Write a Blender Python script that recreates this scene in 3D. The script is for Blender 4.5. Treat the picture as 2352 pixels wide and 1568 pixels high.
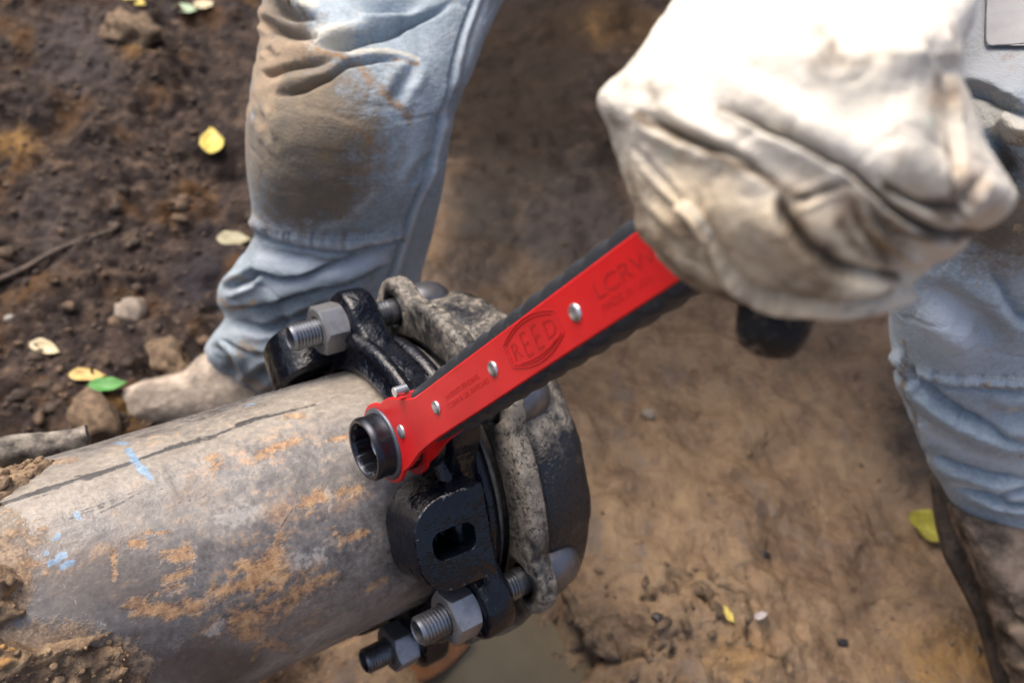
import bpy, bmesh, math, random
import numpy as np
from mathutils import Vector, Matrix
random.seed(7); RNG = np.random.default_rng(7)
S = bpy.context.scene
for o in list(bpy.data.objects): bpy.data.objects.remove(o)
COL = S.collection

# ------------------------------------------------------------------ camera
F = 2006.0                       # focal length in units of a 2352 wide sheet
PHI, RHO = math.radians(46), math.radians(9)
UPC = np.array([math.sin(RHO)*math.cos(PHI), math.cos(RHO)*math.cos(PHI), math.sin(PHI)])
FW = np.array([0, 0, -1.0]); YC = FW - UPC*(FW@UPC); YC /= np.linalg.norm(YC); XC = np.cross(YC, UPC)
RW = np.array([XC, YC, UPC]); CAMH = 0.78; CAMP = np.array([0, 0, CAMH])
def W(p): return np.asarray(p) @ RW.T + CAMP          # camera space -> world
def Wd(v): return np.asarray(v) @ RW.T
def C_(p): return (np.asarray(p) - CAMP) @ RW          # world -> camera space
def ray(x, y): return np.array([(x-1176)/F, (784-y)/F, -1.0])
def at(x, y, d): return W(ray(x, y)*d)                 # the place seen at (x, y), d metres away
def pix(p):
    q = C_(p); return np.stack([1176+F*q[..., 0]/-q[..., 2], 784-F*q[..., 1]/-q[..., 2]], -1)
def ground_at(x, y, z=0.0):
    r = Wd(ray(x, y)); return CAMP + r*((z-CAMH)/r[2])
cam = bpy.data.cameras.new('camera'); cam.sensor_width = 36; cam.lens = 36*F/2352; cam.clip_start = .02; cam.clip_end = 200
cam.dof.use_dof = True; cam.dof.focus_distance = .46; cam.dof.aperture_fstop = 7.0
co = bpy.data.objects.new('camera', cam); COL.objects.link(co)
M4 = Matrix([[*RW[0], 0], [*RW[1], 0], [*RW[2], CAMH], [0, 0, 0, 1]]); co.matrix_world = M4; S.camera = co

# ------------------------------------------------------------------ light
SUN_EL, SUN_AZ = math.radians(60), math.radians(-58)     # azimuth from +Y (away from camera) towards +X
wd = bpy.data.worlds.new('World'); S.world = wd; wd.use_nodes = True
nt = wd.node_tree; bg = nt.nodes['Background']; sky = nt.nodes.new('ShaderNodeTexSky'); sky.sky_type = 'NISHITA'
sky.sun_disc = False; sky.sun_elevation = SUN_EL; sky.sun_rotation = SUN_AZ; sky.dust_density = 7; sky.air_density = .8; sky.ozone_density = .6
nt.links.new(sky.outputs[0], bg.inputs[0]); bg.inputs[1].default_value = .15
sl = bpy.data.lights.new('sun', 'SUN'); sl.energy = 1.0; sl.angle = math.radians(55); sl.color = (1, .95, .87)
so = bpy.data.objects.new('sun', sl); COL.objects.link(so)
sd = Vector((math.sin(SUN_AZ)*math.cos(SUN_EL), math.cos(SUN_AZ)*math.cos(SUN_EL), math.sin(SUN_EL)))
so.rotation_euler = sd.to_track_quat('Z', 'Y').to_euler(); so.location = (0, 0, 5)
S.view_settings.view_transform = 'Standard'; S.view_settings.look = 'None'; S.view_settings.gamma = 1
S.view_settings.use_curve_mapping = False; S.view_settings.exposure = .98

# ------------------------------------------------------------------ helpers
def hash3(ix, iy, iz, seed):
    h = (ix*374761393 + iy*668265263 + iz*2147483647 + seed*974711) & 0xffffffff
    h = ((h ^ (h >> 13))*1274126177) & 0xffffffff
    return ((h ^ (h >> 16)) & 0xffff)/65535.0*2-1
def vnoise(p, seed=0):
    p = np.asarray(p, float); i = np.floor(p).astype(np.int64); f = p-i; f = f*f*f*(f*(f*6-15)+10)
    r = 0
    for dx in (0, 1):
        for dy in (0, 1):
            for dz in (0, 1):
                w = (f[..., 0] if dx else 1-f[..., 0])*(f[..., 1] if dy else 1-f[..., 1])*(f[..., 2] if dz else 1-f[..., 2])
                r = r + w*hash3(i[..., 0]+dx, i[..., 1]+dy, i[..., 2]+dz, seed)
    return r
def fbm(p, oct=4, seed=0, gain=.5):
    p = np.asarray(p, float); r = 0; a = 1
    for k in range(oct): r = r + a*vnoise(p*2**k+k*17.3, seed+k); a *= gain
    return r
def sstep(x, a, b):
    t = np.clip((x-a)/(b-a), 0, 1); return t*t*(3-2*t)
def interp(x, xs, ys):
    # smooth interpolation through stations
    xs = np.array(xs, float); ys = np.array(ys, float); x = np.asarray(x, float)
    m = np.gradient(ys, xs); i = np.clip(np.searchsorted(xs, x)-1, 0, len(xs)-2); h = xs[i+1]-xs[i]; t = np.clip((x-xs[i])/h, 0, 1)
    return (2*t**3-3*t**2+1)*ys[i]+(t**3-2*t**2+t)*h*m[i]+(-2*t**3+3*t**2)*ys[i+1]+(t**3-t**2)*h*m[i+1]
def pldist(P, pl):
    # distance to a polyline, signed side and position along it, in any dimension (side in 2D only)
    P = np.asarray(P, float); pl = np.asarray(pl, float); best = np.full(len(P), 1e9); side = np.zeros(len(P)); along = np.zeros(len(P))
    n = len(pl)-1
    for k in range(n):
        a, b = pl[k], pl[k+1]; d = b-a; L2 = d@d+1e-12; t = np.clip(((P-a)@d)/L2, 0, 1); q = P-a-t[:, None]*d
        dd = np.sqrt((q*q).sum(1)); m = dd < best; best[m] = dd[m]; along[m] = (k+t[m])/n
        if P.shape[1] == 2: side[m] = np.sign(d[0]*(P[m, 1]-a[1])-d[1]*(P[m, 0]-a[0]))
    return best, side, along
def spl(pts, n=8):
    # rounded polyline
    p = np.array(pts, float); t = np.arange(len(p)); T = np.linspace(0, len(p)-1, (len(p)-1)*n+1)
    return np.stack([interp(T, t, p[:, k]) for k in range(p.shape[1])], -1) if len(p) > 2 else np.array([p[0]+(p[-1]-p[0])*u for u in np.linspace(0, 1, n+1)])

def props(o, label=None, cat=None, group=None, kind=None):
    if label: o['label'] = label
    if cat: o['category'] = cat
    if group: o['group'] = group
    if kind: o['kind'] = kind
    return o
def empty(name, M, label, cat, group=None):
    o = bpy.data.objects.new(name, None); COL.objects.link(o); o.matrix_world = M; o.empty_display_size = .02
    return props(o, label, cat, group)
def mesh(name, v, f, mat, parent=None, M=None, smooth=True, sharp=None, attrs=None, link=True):
    me = bpy.data.meshes.new(name); v = np.asarray(v, np.float64)
    if isinstance(f, np.ndarray) and f.ndim == 2:
        nf, k = f.shape
        me.vertices.add(len(v)); me.vertices.foreach_set('co', v.astype(np.float32).ravel())
        me.loops.add(nf*k); me.loops.foreach_set('vertex_index', f.astype(np.int32).ravel())
        me.polygons.add(nf); me.polygons.foreach_set('loop_start', np.arange(0, nf*k, k, dtype=np.int32))
        me.polygons.foreach_set('loop_total', np.full(nf, k, np.int32)) if bpy.app.version < (4, 1) else None
        me.update(calc_edges=True)
    else:
        me.from_pydata(v.tolist(), [], [list(map(int, x)) for x in f])
    me.validate()
    me.polygons.foreach_set('use_smooth', [smooth]*len(me.polygons))
    if sharp is not None: me.set_sharp_from_angle(angle=math.radians(sharp))
    for k, a in (attrs or {}).items():
        at_ = me.attributes.new(k, 'FLOAT', 'POINT'); at_.data.foreach_set('value', np.asarray(a, np.float32))
    if mat: me.materials.append(mat)
    o = bpy.data.objects.new(name, me)
    if link: COL.objects.link(o)
    if parent is not None: o.parent = parent
    if M is not None: o.matrix_world = M
    return o
def fixnormals(o):
    bm = bmesh.new(); bm.from_mesh(o.data); bmesh.ops.recalc_face_normals(bm, faces=bm.faces); bm.to_mesh(o.data); bm.free(); return o
def gridfaces(nr, nc, wrap=True, flip=False):
    i = np.arange(nr-1)[:, None]; j = np.arange(nc if wrap else nc-1)[None, :]; j2 = (j+1) % nc
    f = np.stack([i*nc+j, i*nc+j2, (i+1)*nc+j2, (i+1)*nc+j], -1).reshape(-1, 4)
    return f[:, ::-1] if flip else f
def revolve(prof, n=96, rfun=None):
    # prof: list of (r, z); closed round the z axis
    th = np.linspace(0, 2*math.pi, n, endpoint=False); v = []
    for r, z in prof: v.append(np.stack([r*np.cos(th), r*np.sin(th), np.full(n, z)], -1))
    return np.concatenate(v), gridfaces(len(prof), n)
def rings(R):
    # list of (n,3) rings -> grid
    n = len(R[0]); return np.concatenate(R), gridfaces(len(R), n)
def frame(o, x, y, z):
    return Matrix([[x[0], y[0], z[0], o[0]], [x[1], y[1], z[1], o[1]], [x[2], y[2], z[2], o[2]], [0, 0, 0, 1]])

# ------------------------------------------------------------------ materials
class NB:
    def __init__(s, name):
        s.m = bpy.data.materials.new(name); s.m.use_nodes = True; s.t = s.m.node_tree; s.b = s.t.nodes['Principled BSDF']
        s.tc = s.t.nodes.new('ShaderNodeTexCoord')
    def lk(s, a, b): s.t.links.new(a, b)
    def setv(s, sock, v):
        if isinstance(v, bpy.types.NodeSocket): s.lk(v, sock)
        elif isinstance(v, (tuple, list)) and len(v) == 3 and sock.type == 'RGBA': sock.default_value = (*v, 1)
        else: sock.default_value = v
    def co(s, scale=(1, 1, 1), src='Object', rot=(0, 0, 0)):
        n = s.t.nodes.new('ShaderNodeMapping'); s.lk(s.tc.outputs[src], n.inputs[0]); n.inputs['Scale'].default_value = scale; n.inputs['Rotation'].default_value = rot
        return n.outputs[0]
    def noise(s, scale, detail=6, rough=.55, co=None, dist=0):
        n = s.t.nodes.new('ShaderNodeTexNoise'); n.inputs['Scale'].default_value = scale; n.inputs['Detail'].default_value = detail
        n.inputs['Roughness'].default_value = rough; n.inputs['Distortion'].default_value = dist
        s.lk(co or s.tc.outputs['Object'], n.inputs['Vector']); return n.outputs['Fac']
    def nz(s, scale, detail=6, rough=.6, co=None, gain=3.2, dist=0):
        return s.math('MULTIPLY', s.math('SUBTRACT', s.noise(scale, detail, rough, co, dist), .5), gain)
    def add(s, *a):
        r = a[0]
        for b in a[1:]: r = s.math('ADD', r, b)
        return r
    def mul(s, a, b): return s.math('MULTIPLY', a, b)
    def voro(s, scale, co=None, feature='F1'):
        n = s.t.nodes.new('ShaderNodeTexVoronoi'); n.inputs['Scale'].default_value = scale; n.feature = feature
        s.lk(co or s.tc.outputs['Object'], n.inputs['Vector']); return n.outputs['Distance']
    def attr(s, name):
        n = s.t.nodes.new('ShaderNodeAttribute'); n.attribute_name = name; return n.outputs['Fac']
    def math(s, op, a, b=0.0):
        n = s.t.nodes.new('ShaderNodeMath'); n.operation = op; s.setv(n.inputs[0], a); s.setv(n.inputs[1], b); return n.outputs[0]
    def ss(s, x, a, b):
        n = s.t.nodes.new('ShaderNodeMapRange'); n.interpolation_type = 'SMOOTHSTEP'; s.setv(n.inputs[0], x); n.inputs[1].default_value = a; n.inputs[2].default_value = b
        return n.outputs[0]
    def ramp(s, x, stops):
        n = s.t.nodes.new('ShaderNodeValToRGB'); e = n.color_ramp.elements
        for k, (p, c) in enumerate(stops):
            if k >= 2: e.new(p)
            e[k].position = p; e[k].color = (*c, 1) if len(c) == 3 else c
        s.lk(x, n.inputs[0]); return n.outputs[0]
    def mix(s, f, a, b, mode='MIX'):
        n = s.t.nodes.new('ShaderNodeMix'); n.data_type = 'RGBA'; n.blend_type = mode
        s.setv(n.inputs[0], f); s.setv(n.inputs[6], a); s.setv(n.inputs[7], b); return n.outputs[2]
    def bump(s, h, strength=.3, dist=.001, prev=None):
        n = s.t.nodes.new('ShaderNodeBump'); n.inputs['Strength'].default_value = strength; n.inputs['Distance'].default_value = dist
        s.lk(h, n.inputs['Height'])
        if prev is not None: s.lk(prev, n.inputs['Normal'])
        return n.outputs[0]
    def out(s, col, rough=.6, metal=0.0, normal=None, spec=.5, coat=0, sheen=0):
        b = s.b.inputs; s.setv(b['Base Color'], col); s.setv(b['Roughness'], rough); s.setv(b['Metallic'], metal); s.setv(b['Specular IOR Level'], spec)
        if normal is not None: s.lk(normal, b['Normal'])
        if coat: b['Coat Weight'].default_value = coat; b['Coat Roughness'].default_value = .08
        if sheen: b['Sheen Weight'].default_value = sheen
        return s.m

def m_ground():
    n = NB('soil'); g = n.co(src='Object')
    a = n.noise(9, 8, .62); b = n.noise(38, 6, .6); c = n.noise(160, 4, .6); d = n.noise(4.2, 5, .6, dist=.6)
    humus = n.ramp(b, [(.30, (.013, .010, .010)), (.48, (.036, .026, .023)), (.6, (.072, .051, .040)), (.76, (.155, .105, .070))])
    humus = n.mix(n.ss(a, .52, .68), humus, (.095, .052, .024)); humus = n.mix(n.math('MULTIPLY', n.ss(c, .60, .72), .5), humus, (.30, .235, .18))
    humus = n.mix(n.ss(d, .56, .68), humus, (.035, .030, .034))
    za, zb, zc, zd, zs = n.nz(7, 8, .68, None, 3.2, .5), n.nz(26, 7, .68), n.nz(90, 6, .65), n.nz(320, 3, .6), n.nz(20, 7, .7, n.co((1, .45, 1), rot=(0, 0, .5)))
    clay = n.ramp(n.add(.5, n.mul(za, .35), n.mul(zb, .3), n.mul(zc, .2)), [(.05, (.078, .049, .031)), (.30, (.165, .105, .063)), (.52, (.255, .168, .098)), (.74, (.335, .232, .135)), (1, (.44, .335, .22))])
    clay = n.mix(n.mul(n.ss(n.add(n.mul(zs, 1.0), n.mul(zc, .4)), .1, .7), .65), clay, (.140, .122, .115))
    clay = n.mix(n.mul(n.ss(n.add(n.mul(n.nz(13, 8, .7), .9), n.mul(zc, .4)), .3, .8), .6), clay, (.31, .165, .055))
    clay = n.mix(n.mul(n.ss(n.add(n.mul(n.nz(34, 6, .72), .9), n.mul(zd, .3)), .6, .95), .75), clay, (.055, .038, .03))
    clay = n.mix(n.mul(n.ss(zd, .5, .9), .5), clay, (.42, .34, .26))
    k = n.math('ADD', n.attr('clay'), n.math('MULTIPLY', n.math('SUBTRACT', b, .5), .9))
    col = n.mix(n.ss(k, .32, .68), humus, clay)
    k2 = n.add(n.attr('ochre'), n.mul(za, .4), n.mul(zb, .45), n.mul(zc, .25))
    col = n.mix(n.math('MULTIPLY', n.ss(k2, .35, 1.2), .7), col, (.34, .19, .055))
    k3 = n.add(n.attr('grey'), n.mul(za, .4), n.mul(zb, .35), n.mul(zc, .2))
    col = n.mix(n.math('MULTIPLY', n.ss(k3, .35, 1.1), .8), col, (.085, .070, .066))
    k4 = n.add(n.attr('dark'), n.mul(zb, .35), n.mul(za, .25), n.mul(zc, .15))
    col = n.mix(n.math('MULTIPLY', n.ss(k4, .2, .95), .95), col, (.022, .015, .011))  # painted body shade and dark clay gaps
    nb = n.bump(zs, .35, .006); nb = n.bump(zb, .5, .005, nb); nb = n.bump(zc, .6, .003, nb); nb = n.bump(zd, .4, .001, nb)
    r = n.mix(n.attr('clay'), (.8, .8, .8), (.5, .5, .5)); rr = n.add(.64, n.mul(za, .14), n.mul(n.attr('clay'), -.36))
    return n.out(col, rr, 0, nb, n.add(.10, n.mul(n.ss(n.attr('clay'), .3, .9), .3)))
def m_pipe():
    n = NB('weathered_pipe_iron'); st = n.co((1, 1, .35)); st2 = n.co((1, 1, .10)); dg = n.co((1, 1, .3), rot=(.5, .35, 0))
    a = n.nz(16, 8, .68, st); b = n.nz(75, 8, .7); c = n.nz(260, 5, .65); l = n.nz(110, 5, .65, st2); g = n.nz(45, 8, .7, dg, dist=.4); f = n.nz(700, 2, .5)
    h = lambda x, k: n.mul(x, k)
    base = n.ramp(n.add(.5, h(a, .55), h(b, .45), h(c, .3), h(f, .08)), [(.05, (.070, .062, .056)), (.32, (.125, .115, .108)), (.55, (.18, .168, .156)), (.78, (.25, .23, .204)), (1, (.36, .325, .28))])
    col = n.mix(h(n.ss(n.add(h(g, 1.0), h(c, .5)), .05, .65), .6), base, (.125, .138, .162))
    col = n.mix(h(n.ss(n.add(h(l, .8), h(c, .5)), .35, .8), .55), col, (.50, .465, .42)); col = n.mix(h(n.ss(n.add(h(g, -.8), h(c, .6)), .35, .9), .6), col, (.105, .088, .074))
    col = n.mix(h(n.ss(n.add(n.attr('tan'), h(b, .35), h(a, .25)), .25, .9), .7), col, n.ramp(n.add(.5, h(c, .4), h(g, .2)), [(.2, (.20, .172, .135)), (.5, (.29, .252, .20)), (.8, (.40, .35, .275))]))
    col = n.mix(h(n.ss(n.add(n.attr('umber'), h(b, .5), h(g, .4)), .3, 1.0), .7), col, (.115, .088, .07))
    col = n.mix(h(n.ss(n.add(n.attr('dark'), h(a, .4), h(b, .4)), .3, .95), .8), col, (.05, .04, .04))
    rustc = n.ramp(n.add(.5, h(c, .35), h(b, .3)), [(.1, (.13, .065, .03)), (.4, (.33, .165, .062)), (.65, (.47, .28, .13)), (.92, (.50, .37, .24))])
    wide = n.mul(n.attr('stainfield'), 1)
    rf = n.ss(n.add(wide, h(g, .9), h(b, .6), h(c, .6), h(n.nz(150, 5, .7, dg), .5)), .35, 1.3); col = n.mix(h(rf, .62), col, rustc)
    rk = n.ss(n.add(n.attr('rust'), h(n.nz(95, 7, .75, st), .8), h(c, .5), h(g, .7), h(b, .55)), .45, 1.2); col = n.mix(h(rk, .72), col, rustc)
    bk = n.ss(n.add(n.attr('black'), h(l, .9), h(c, .7), h(b, .3)), .55, .95); col = n.mix(h(bk, .88), col, (.020, .020, .022))
    bl = n.ss(n.add(n.attr('blue'), h(l, .45), h(c, .4)), .55, .85); col = n.mix(h(bl, .8), col, n.ramp(n.add(.5, h(c, .5)), [(.2, (.08, .16, .26)), (.8, (.22, .36, .49))]))
    pl = n.ss(n.add(n.attr('pale'), h(c, .8), h(g, .7), h(l, .5)), .6, 1.2); col = n.mix(h(pl, .55), col, (.40, .385, .36))
    so = n.ss(n.add(n.attr('soil'), h(b, .45), h(c, .35)), .45, .8); col = n.mix(h(so, .92), col, n.ramp(n.add(.5, h(c, .4), h(f, .3)), [(.15, (.09, .06, .04)), (.5, (.22, .155, .10)), (.85, (.36, .27, .18))]))
    col = n.mix(h(n.ss(f, .75, 1.0), .35), col, (.50, .47, .44)); col = n.mix(h(n.ss(f, -.75, -1.0), .4), col, (.06, .05, .05))
    sc = n.ss(n.nz(30, 2, .5, n.co((1, 1, .05), rot=(.9, .15, .3))), 1.0, 1.25); col = n.mix(h(sc, .35), col, (.08, .075, .08))
    nb = n.bump(b, .25, .0012); nb = n.bump(c, .18, .0005, nb); nb = n.bump(n.add(rk, so), .4, .0014, nb)
    return n.out(col, n.add(.29, h(a, .08), h(rk, .35), h(so, .4)), 0, nb, .55)
def m_blackpaint():
    n = NB('glossy_black_paint'); a = n.nz(40, 5, .6); b = n.nz(300, 4, .65); c = n.nz(24, 7, .72)
    dust = n.ss(n.add(n.mul(c, .9), n.mul(b, .4)), .75, 1.25)
    col = n.mix(n.mul(dust, .5), (.0035, .0045, .008), (.15, .125, .10))
    wear = n.ss(n.add(n.attr('wear'), n.mul(n.nz(130, 5, .7), .7)), 1.2, 1.5); col = n.mix(n.mul(wear, .7), col, (.34, .32, .30))
    sp = n.ss(n.nz(420, 2, .5), .80, .95); col = n.mix(n.mul(sp, .7), col, (.36, .31, .25))
    r = n.add(.08, n.mul(dust, .5), n.mul(n.ss(a, .1, .8), .10))
    return n.out(col, r, 0, n.bump(b, .15, .0005, n.bump(a, .6, .0018)), .38)
def m_cap():
    n = NB('dusty_black_cast_iron'); a = n.noise(32, 7, .65); b = n.noise(130, 5, .6); v = n.voro(260); v2 = n.voro(120)
    k = n.math('ADD', n.math('MULTIPLY', a, .9), n.math('MULTIPLY', b, .35))
    k = n.add(n.mul(n.nz(30, 8, .7), .5), n.mul(n.nz(130, 5, .65), .35), n.attr('dust')); dust = n.mul(n.ss(k, .15, .95), .9)
    pits = n.mul(n.ss(n.add(n.nz(330, 3, .65, None, 3.2, 1.0), n.mul(n.nz(60, 4, .6), .4)), .05, .4), .95)
    dust = n.math('MULTIPLY', dust, n.math('SUBTRACT', 1, n.math('MULTIPLY', pits, .85)))
    dc = n.ramp(b, [(.3, (.15, .135, .115)), (.55, (.27, .24, .195)), (.75, (.40, .355, .29))])
    col = n.mix(dust, (.010, .011, .014), dc)
    r = n.math('ADD', .32, n.math('MULTIPLY', dust, .5))
    return n.out(col, r, 0, n.bump(n.math('SUBTRACT', b, pits), .5, .0012), .5)
def m_steel(name, col=(.17, .17, .18), rough=.42, metal=.75):
    n = NB(name); a = n.noise(90, 5, .6); b = n.noise(500, 3, .6)
    c = n.mix(n.ss(a, .42, .68), col, tuple(x*.72 for x in col)); c = n.mix(n.math('MULTIPLY', n.ss(b, .6, .75), .35), c, tuple(min(1, x*1.7) for x in col))
    return n.out(c, n.math('ADD', rough-.1, n.math('MULTIPLY', a, .2)), metal, n.bump(b, .15, .0003), .5)
def m_red():
    n = NB('red_enamel'); a = n.noise(30, 5, .6); b = n.noise(350, 3, .6); sc = n.noise(45, 4, .6, n.co((1, 6, 1)))
    c = n.mix(n.ss(a, .4, .7), (.57, .012, .014), (.47, .010, .012)); c = n.mix(n.math('MULTIPLY', n.ss(b, .70, .76), .5), c, (.20, .03, .03))
    c = n.mix(n.math('MULTIPLY', n.ss(sc, .72, .78), .5), c, (.62, .25, .22))
    g1 = n.nz(60, 7, .72); c = n.mix(n.mul(n.ss(g1, .75, 1.2), .45), c, (.22, .12, .09)); sx = n.nz(70, 5, .65, n.co((.25, 3, 1), rot=(0, 0, .5))); c = n.mix(n.mul(n.ss(sx, .9, 1.15), .6), c, (.62, .30, .27))
    return n.out(c, n.add(.30, n.mul(a, .18), n.mul(n.ss(g1, .2, 1.0), .2)), 0, n.bump(b, .06, .0003), .45)
def m_plain(name, col, rough=.6, metal=0, scale=60, amt=.25, bump=.2, bd=.0006, spec=.5, detail=5):
    n = NB(name); a = n.noise(scale, detail, .62); b = n.noise(scale*6, 3, .6)
    c = n.mix(n.ss(a, .35, .7), tuple(x*(1-amt) for x in col), tuple(min(1, x*(1+amt)) for x in col))
    return n.out(c, rough, metal, n.bump(b, bump, bd), spec)
def m_rubber():
    n = NB('black_rubber'); a = n.noise(60, 5, .6); b = n.noise(700, 2, .5)
    dust = n.math('MULTIPLY', n.ss(n.noise(45, 6, .7), .60, .80), .35)
    c = n.mix(dust, (.022, .025, .031), (.16, .15, .13)); c = n.mix(n.math('MULTIPLY', n.ss(b, .68, .74), .4), c, (.25, .23, .2))
    return n.out(c, .55, 0, n.bump(b, .12, .0003), .4)
def m_dusty():
    n = NB('dusty_black_rubber'); a = n.nz(110, 6, .7); b = n.nz(420, 4, .6)
    c = n.mix(n.mul(n.ss(n.add(n.mul(a, .7), n.mul(b, .4)), .0, .9), .75), (.015, .014, .014), (.40, .32, .22)); return n.out(c, .7, 0, n.bump(b, .2, .0004), .3)
def m_denim():
    n = NB('faded_blue_denim'); w1 = n.noise(700, 2, .5, n.co((1, 1, .25))); w2 = n.noise(700, 2, .5, n.co((.25, .25, 1))); a = n.noise(12, 6, .6); b = n.noise(60, 5, .6)
    c = n.mix(n.ss(a, .3, .7), (.205, .262, .305), (.295, .355, .40)); c = n.mix(n.mul(n.ss(n.nz(330, 3, .6, n.co((1, 1, .4))), .1, .9), .45), c, (.42, .47, .50)); c = n.mix(n.mul(n.ss(n.nz(300, 3, .6, n.co((1, 1, .4))), .2, .9), .4), c, (.15, .19, .225)); c = n.mix(n.math('MULTIPLY', n.ss(n.math('ADD', w1, w2), .85, 1.2), .35), c, (.44, .50, .56))
    c = n.mix(n.ss(n.attr('fade'), .0, 1.0), c, (.47, .53, .59)); c = n.mix(n.math('MULTIPLY', n.ss(n.attr('grey'), 0, 1), .85), c, (.36, .37, .38))
    za, zb, zc_ = n.nz(14, 7, .65), n.nz(70, 6, .65), n.nz(300, 3, .6)
    def lay(name, col, amp=1.0, lo=.35, hi=.7, mx=.85):
        nonlocal c
        k = n.math('ADD', n.attr(name), n.mul(n.add(n.mul(za, .3), n.mul(zb, .4), n.mul(zc_, .25)), amp)); c = n.mix(n.math('MULTIPLY', n.ss(k, lo, hi), mx), c, col)
    mudc = n.ramp(n.add(.5, n.mul(za, .25), n.mul(zb, .25)), [(.2, (.10, .085, .066)), (.5, (.17, .132, .088)), (.8, (.26, .19, .115))])
    lay('mud', mudc, .9, .08, .85, .94); lay('clayey', (.30, .225, .15), 1.0, .35, .7, .85); lay('dark', (.075, .064, .054), .9, .35, 1.05, .75)
    lay('pale', (.52, .50, .43), .9, .35, .65, .85); lay('ochre', (.26, .145, .055), 1.5, .3, 1.2, .8)
    c = n.mix(n.mul(n.ss(n.add(n.mul(za, .6), n.mul(zb, .6), n.mul(zc_, .4)), .35, 1.1), .5), c, (.25, .215, .165)); sp = n.ss(n.noise(95, 3, .55), .66, .74); c = n.mix(n.math('MULTIPLY', sp, .6), c, (.36, .27, .16))
    nb = n.bump(n.math('ADD', w1, w2), .6, .001); nb = n.bump(zb, .18, .002, nb); nb = n.bump(zc_, .25, .0008, nb)
    return n.out(c, .85, 0, nb, .2, sheen=.15)
def m_glove():
    n = NB('soiled_white_leather'); a = n.nz(16, 7, .65); b = n.nz(85, 6, .65); c2 = n.nz(420, 3, .6); s = n.nz(75, 6, .65, n.co((1, .22, .6), rot=(.3, 0, .65)))
    c = n.mix(n.ss(a, -.6, .8), (.57, .53, .45), (.67, .64, .575)); c = n.mix(n.mul(n.ss(n.add(n.attr('buff'), n.mul(b, .2)), .1, .9), .9), c, (.56, .465, .33))
    k = n.add(n.attr('brown'), n.mul(b, .4), n.mul(s, .3)); c = n.mix(n.mul(n.ss(k, .1, .8), .75), c, (.27, .175, .105))
    k = n.add(n.attr('dirt_shade'), n.mul(s, .55), n.mul(b, .3), n.mul(a, .15)); c = n.mix(n.mul(n.ss(k, .08, 1.0), .88), c, (.10, .070, .046))
    k = n.add(n.attr('teal'), n.mul(b, .4)); c = n.mix(n.mul(n.ss(k, .3, .9), .4), c, (.42, .62, .53))
    c = n.mix(n.mul(n.ss(c2, .35, .9), .15), c, (.3, .24, .18))
    nb = n.bump(b, .45, .002); nb = n.bump(s, .3, .002, nb); nb = n.bump(c2, .3, .0006, nb)
    return n.out(c, .92, 0, nb, .08)
def m_leaf(name, col, col2):
    n = NB(name); a = n.noise(90, 4, .6); b = n.noise(30, 3, .5)
    c = n.mix(n.ss(a, .35, .65), col, col2); c = n.mix(n.math('MULTIPLY', n.ss(b, .62, .7), .6), c, (.16, .10, .04))
    return n.out(c, .5, 0, n.bump(a, .2, .0006), .4)
MAT = dict(ground=m_ground(), pipe=m_pipe(), gland=m_blackpaint(), cap=m_cap(), steel=m_steel('nut_steel', (.31, .31, .32), .42, .75), head=m_steel('bolt_head_steel', (.17, .17, .18), .38, .8),
    thread=m_steel('thread_steel', (.24, .25, .27), .30, .9), bright=m_steel('rivet_steel', (.62, .63, .65), .30, .9), blued=m_steel('blued_socket_steel', (.035, .038, .048), .30, .8),
    washer=m_steel('washer_steel', (.12, .13, .155), .4, .6), red=m_red(), redmark=m_plain('stamped_red', (.44, .011, .012), .5), rubber=m_rubber(), dustrubber=m_dusty(), cord=m_plain('pale_leather_cord', (.50, .45, .36), .75, 0, 120, .3), denim=m_denim(), glove=m_glove(),
    gasket=m_plain('grey_rubber', (.14, .135, .13), .55, 0, 90, .35), jacket=m_plain('dark_work_jacket', (.07, .075, .085), .9), stick=m_plain('weathered_wood', (.20, .175, .145), .8, 0, 50, .85, .5, .002),
    shoe=m_plain('muddy_tan_leather', (.38, .32, .26), .8, 0, 26, .5, .5, .004, .2, 7), shoe2=m_plain('scuffed_grey_leather', (.125, .095, .072), .75, 0, 26, .8, .5, .004, .2, 7), sole=m_plain('dark_brown_sole', (.045, .032, .023), .75, 0, 45, .6, .6, .004),
    rootbark=m_plain('dark_root_bark', (.09, .065, .05), .8, 0, 80, .5), lace=m_plain('grey_lace', (.30, .28, .25), .8), stone=m_plain('pale_stone', (.27, .22, .175), .7, 0, 70, .3, .5, .003), clod=m_plain('dark_soil_clod', (.06, .042, .03), .85, 0, 60, .55, .6, .004),
    crumbdark=m_plain('umber_soil_crumb', (.115, .075, .046), .85, 0, 90, .5, .6, .003), clod2=m_plain('brown_soil_crumb', (.155, .105, .064), .85, 0, 90, .5, .6, .003), black=m_plain('black_pebble', (.02, .018, .02), .5))

# ------------------------------------------------------------------ the pipe joint's axis (from the eye): direction A, a point on it, clock angle of the first bolt
A = np.array([1.4687, .4509, -1.0]); A /= np.linalg.norm(A); CJ = np.array([.0045, -.0739, -.7]); TH0 = 1.6186
_v = np.array([0, 1, 0.0])-A*A[1]; _v /= np.linalg.norm(_v); _u = np.cross(_v, A)
E0 = math.cos(TH0)*_u+math.sin(TH0)*_v; E1 = -math.sin(TH0)*_u+math.cos(TH0)*_v
AW, E0W, E1W, CW = Wd(A), Wd(E0), Wd(E1), W(CJ)
def Mjoint(): return frame(CW, E0W, E1W, AW)
def cylhit(x, y, r):
    d = ray(x, y); dp = d-A*(d@A); cp = -(CJ-A*(CJ@A)); a = dp@dp; b = 2*dp@cp; c = cp@cp-r*r
    D = max(b*b-4*a*c, 0); q = d*((-b-math.sqrt(D))/(2*a)); w = q-CJ; return math.atan2(w@E1, w@E0), w@A
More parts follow.
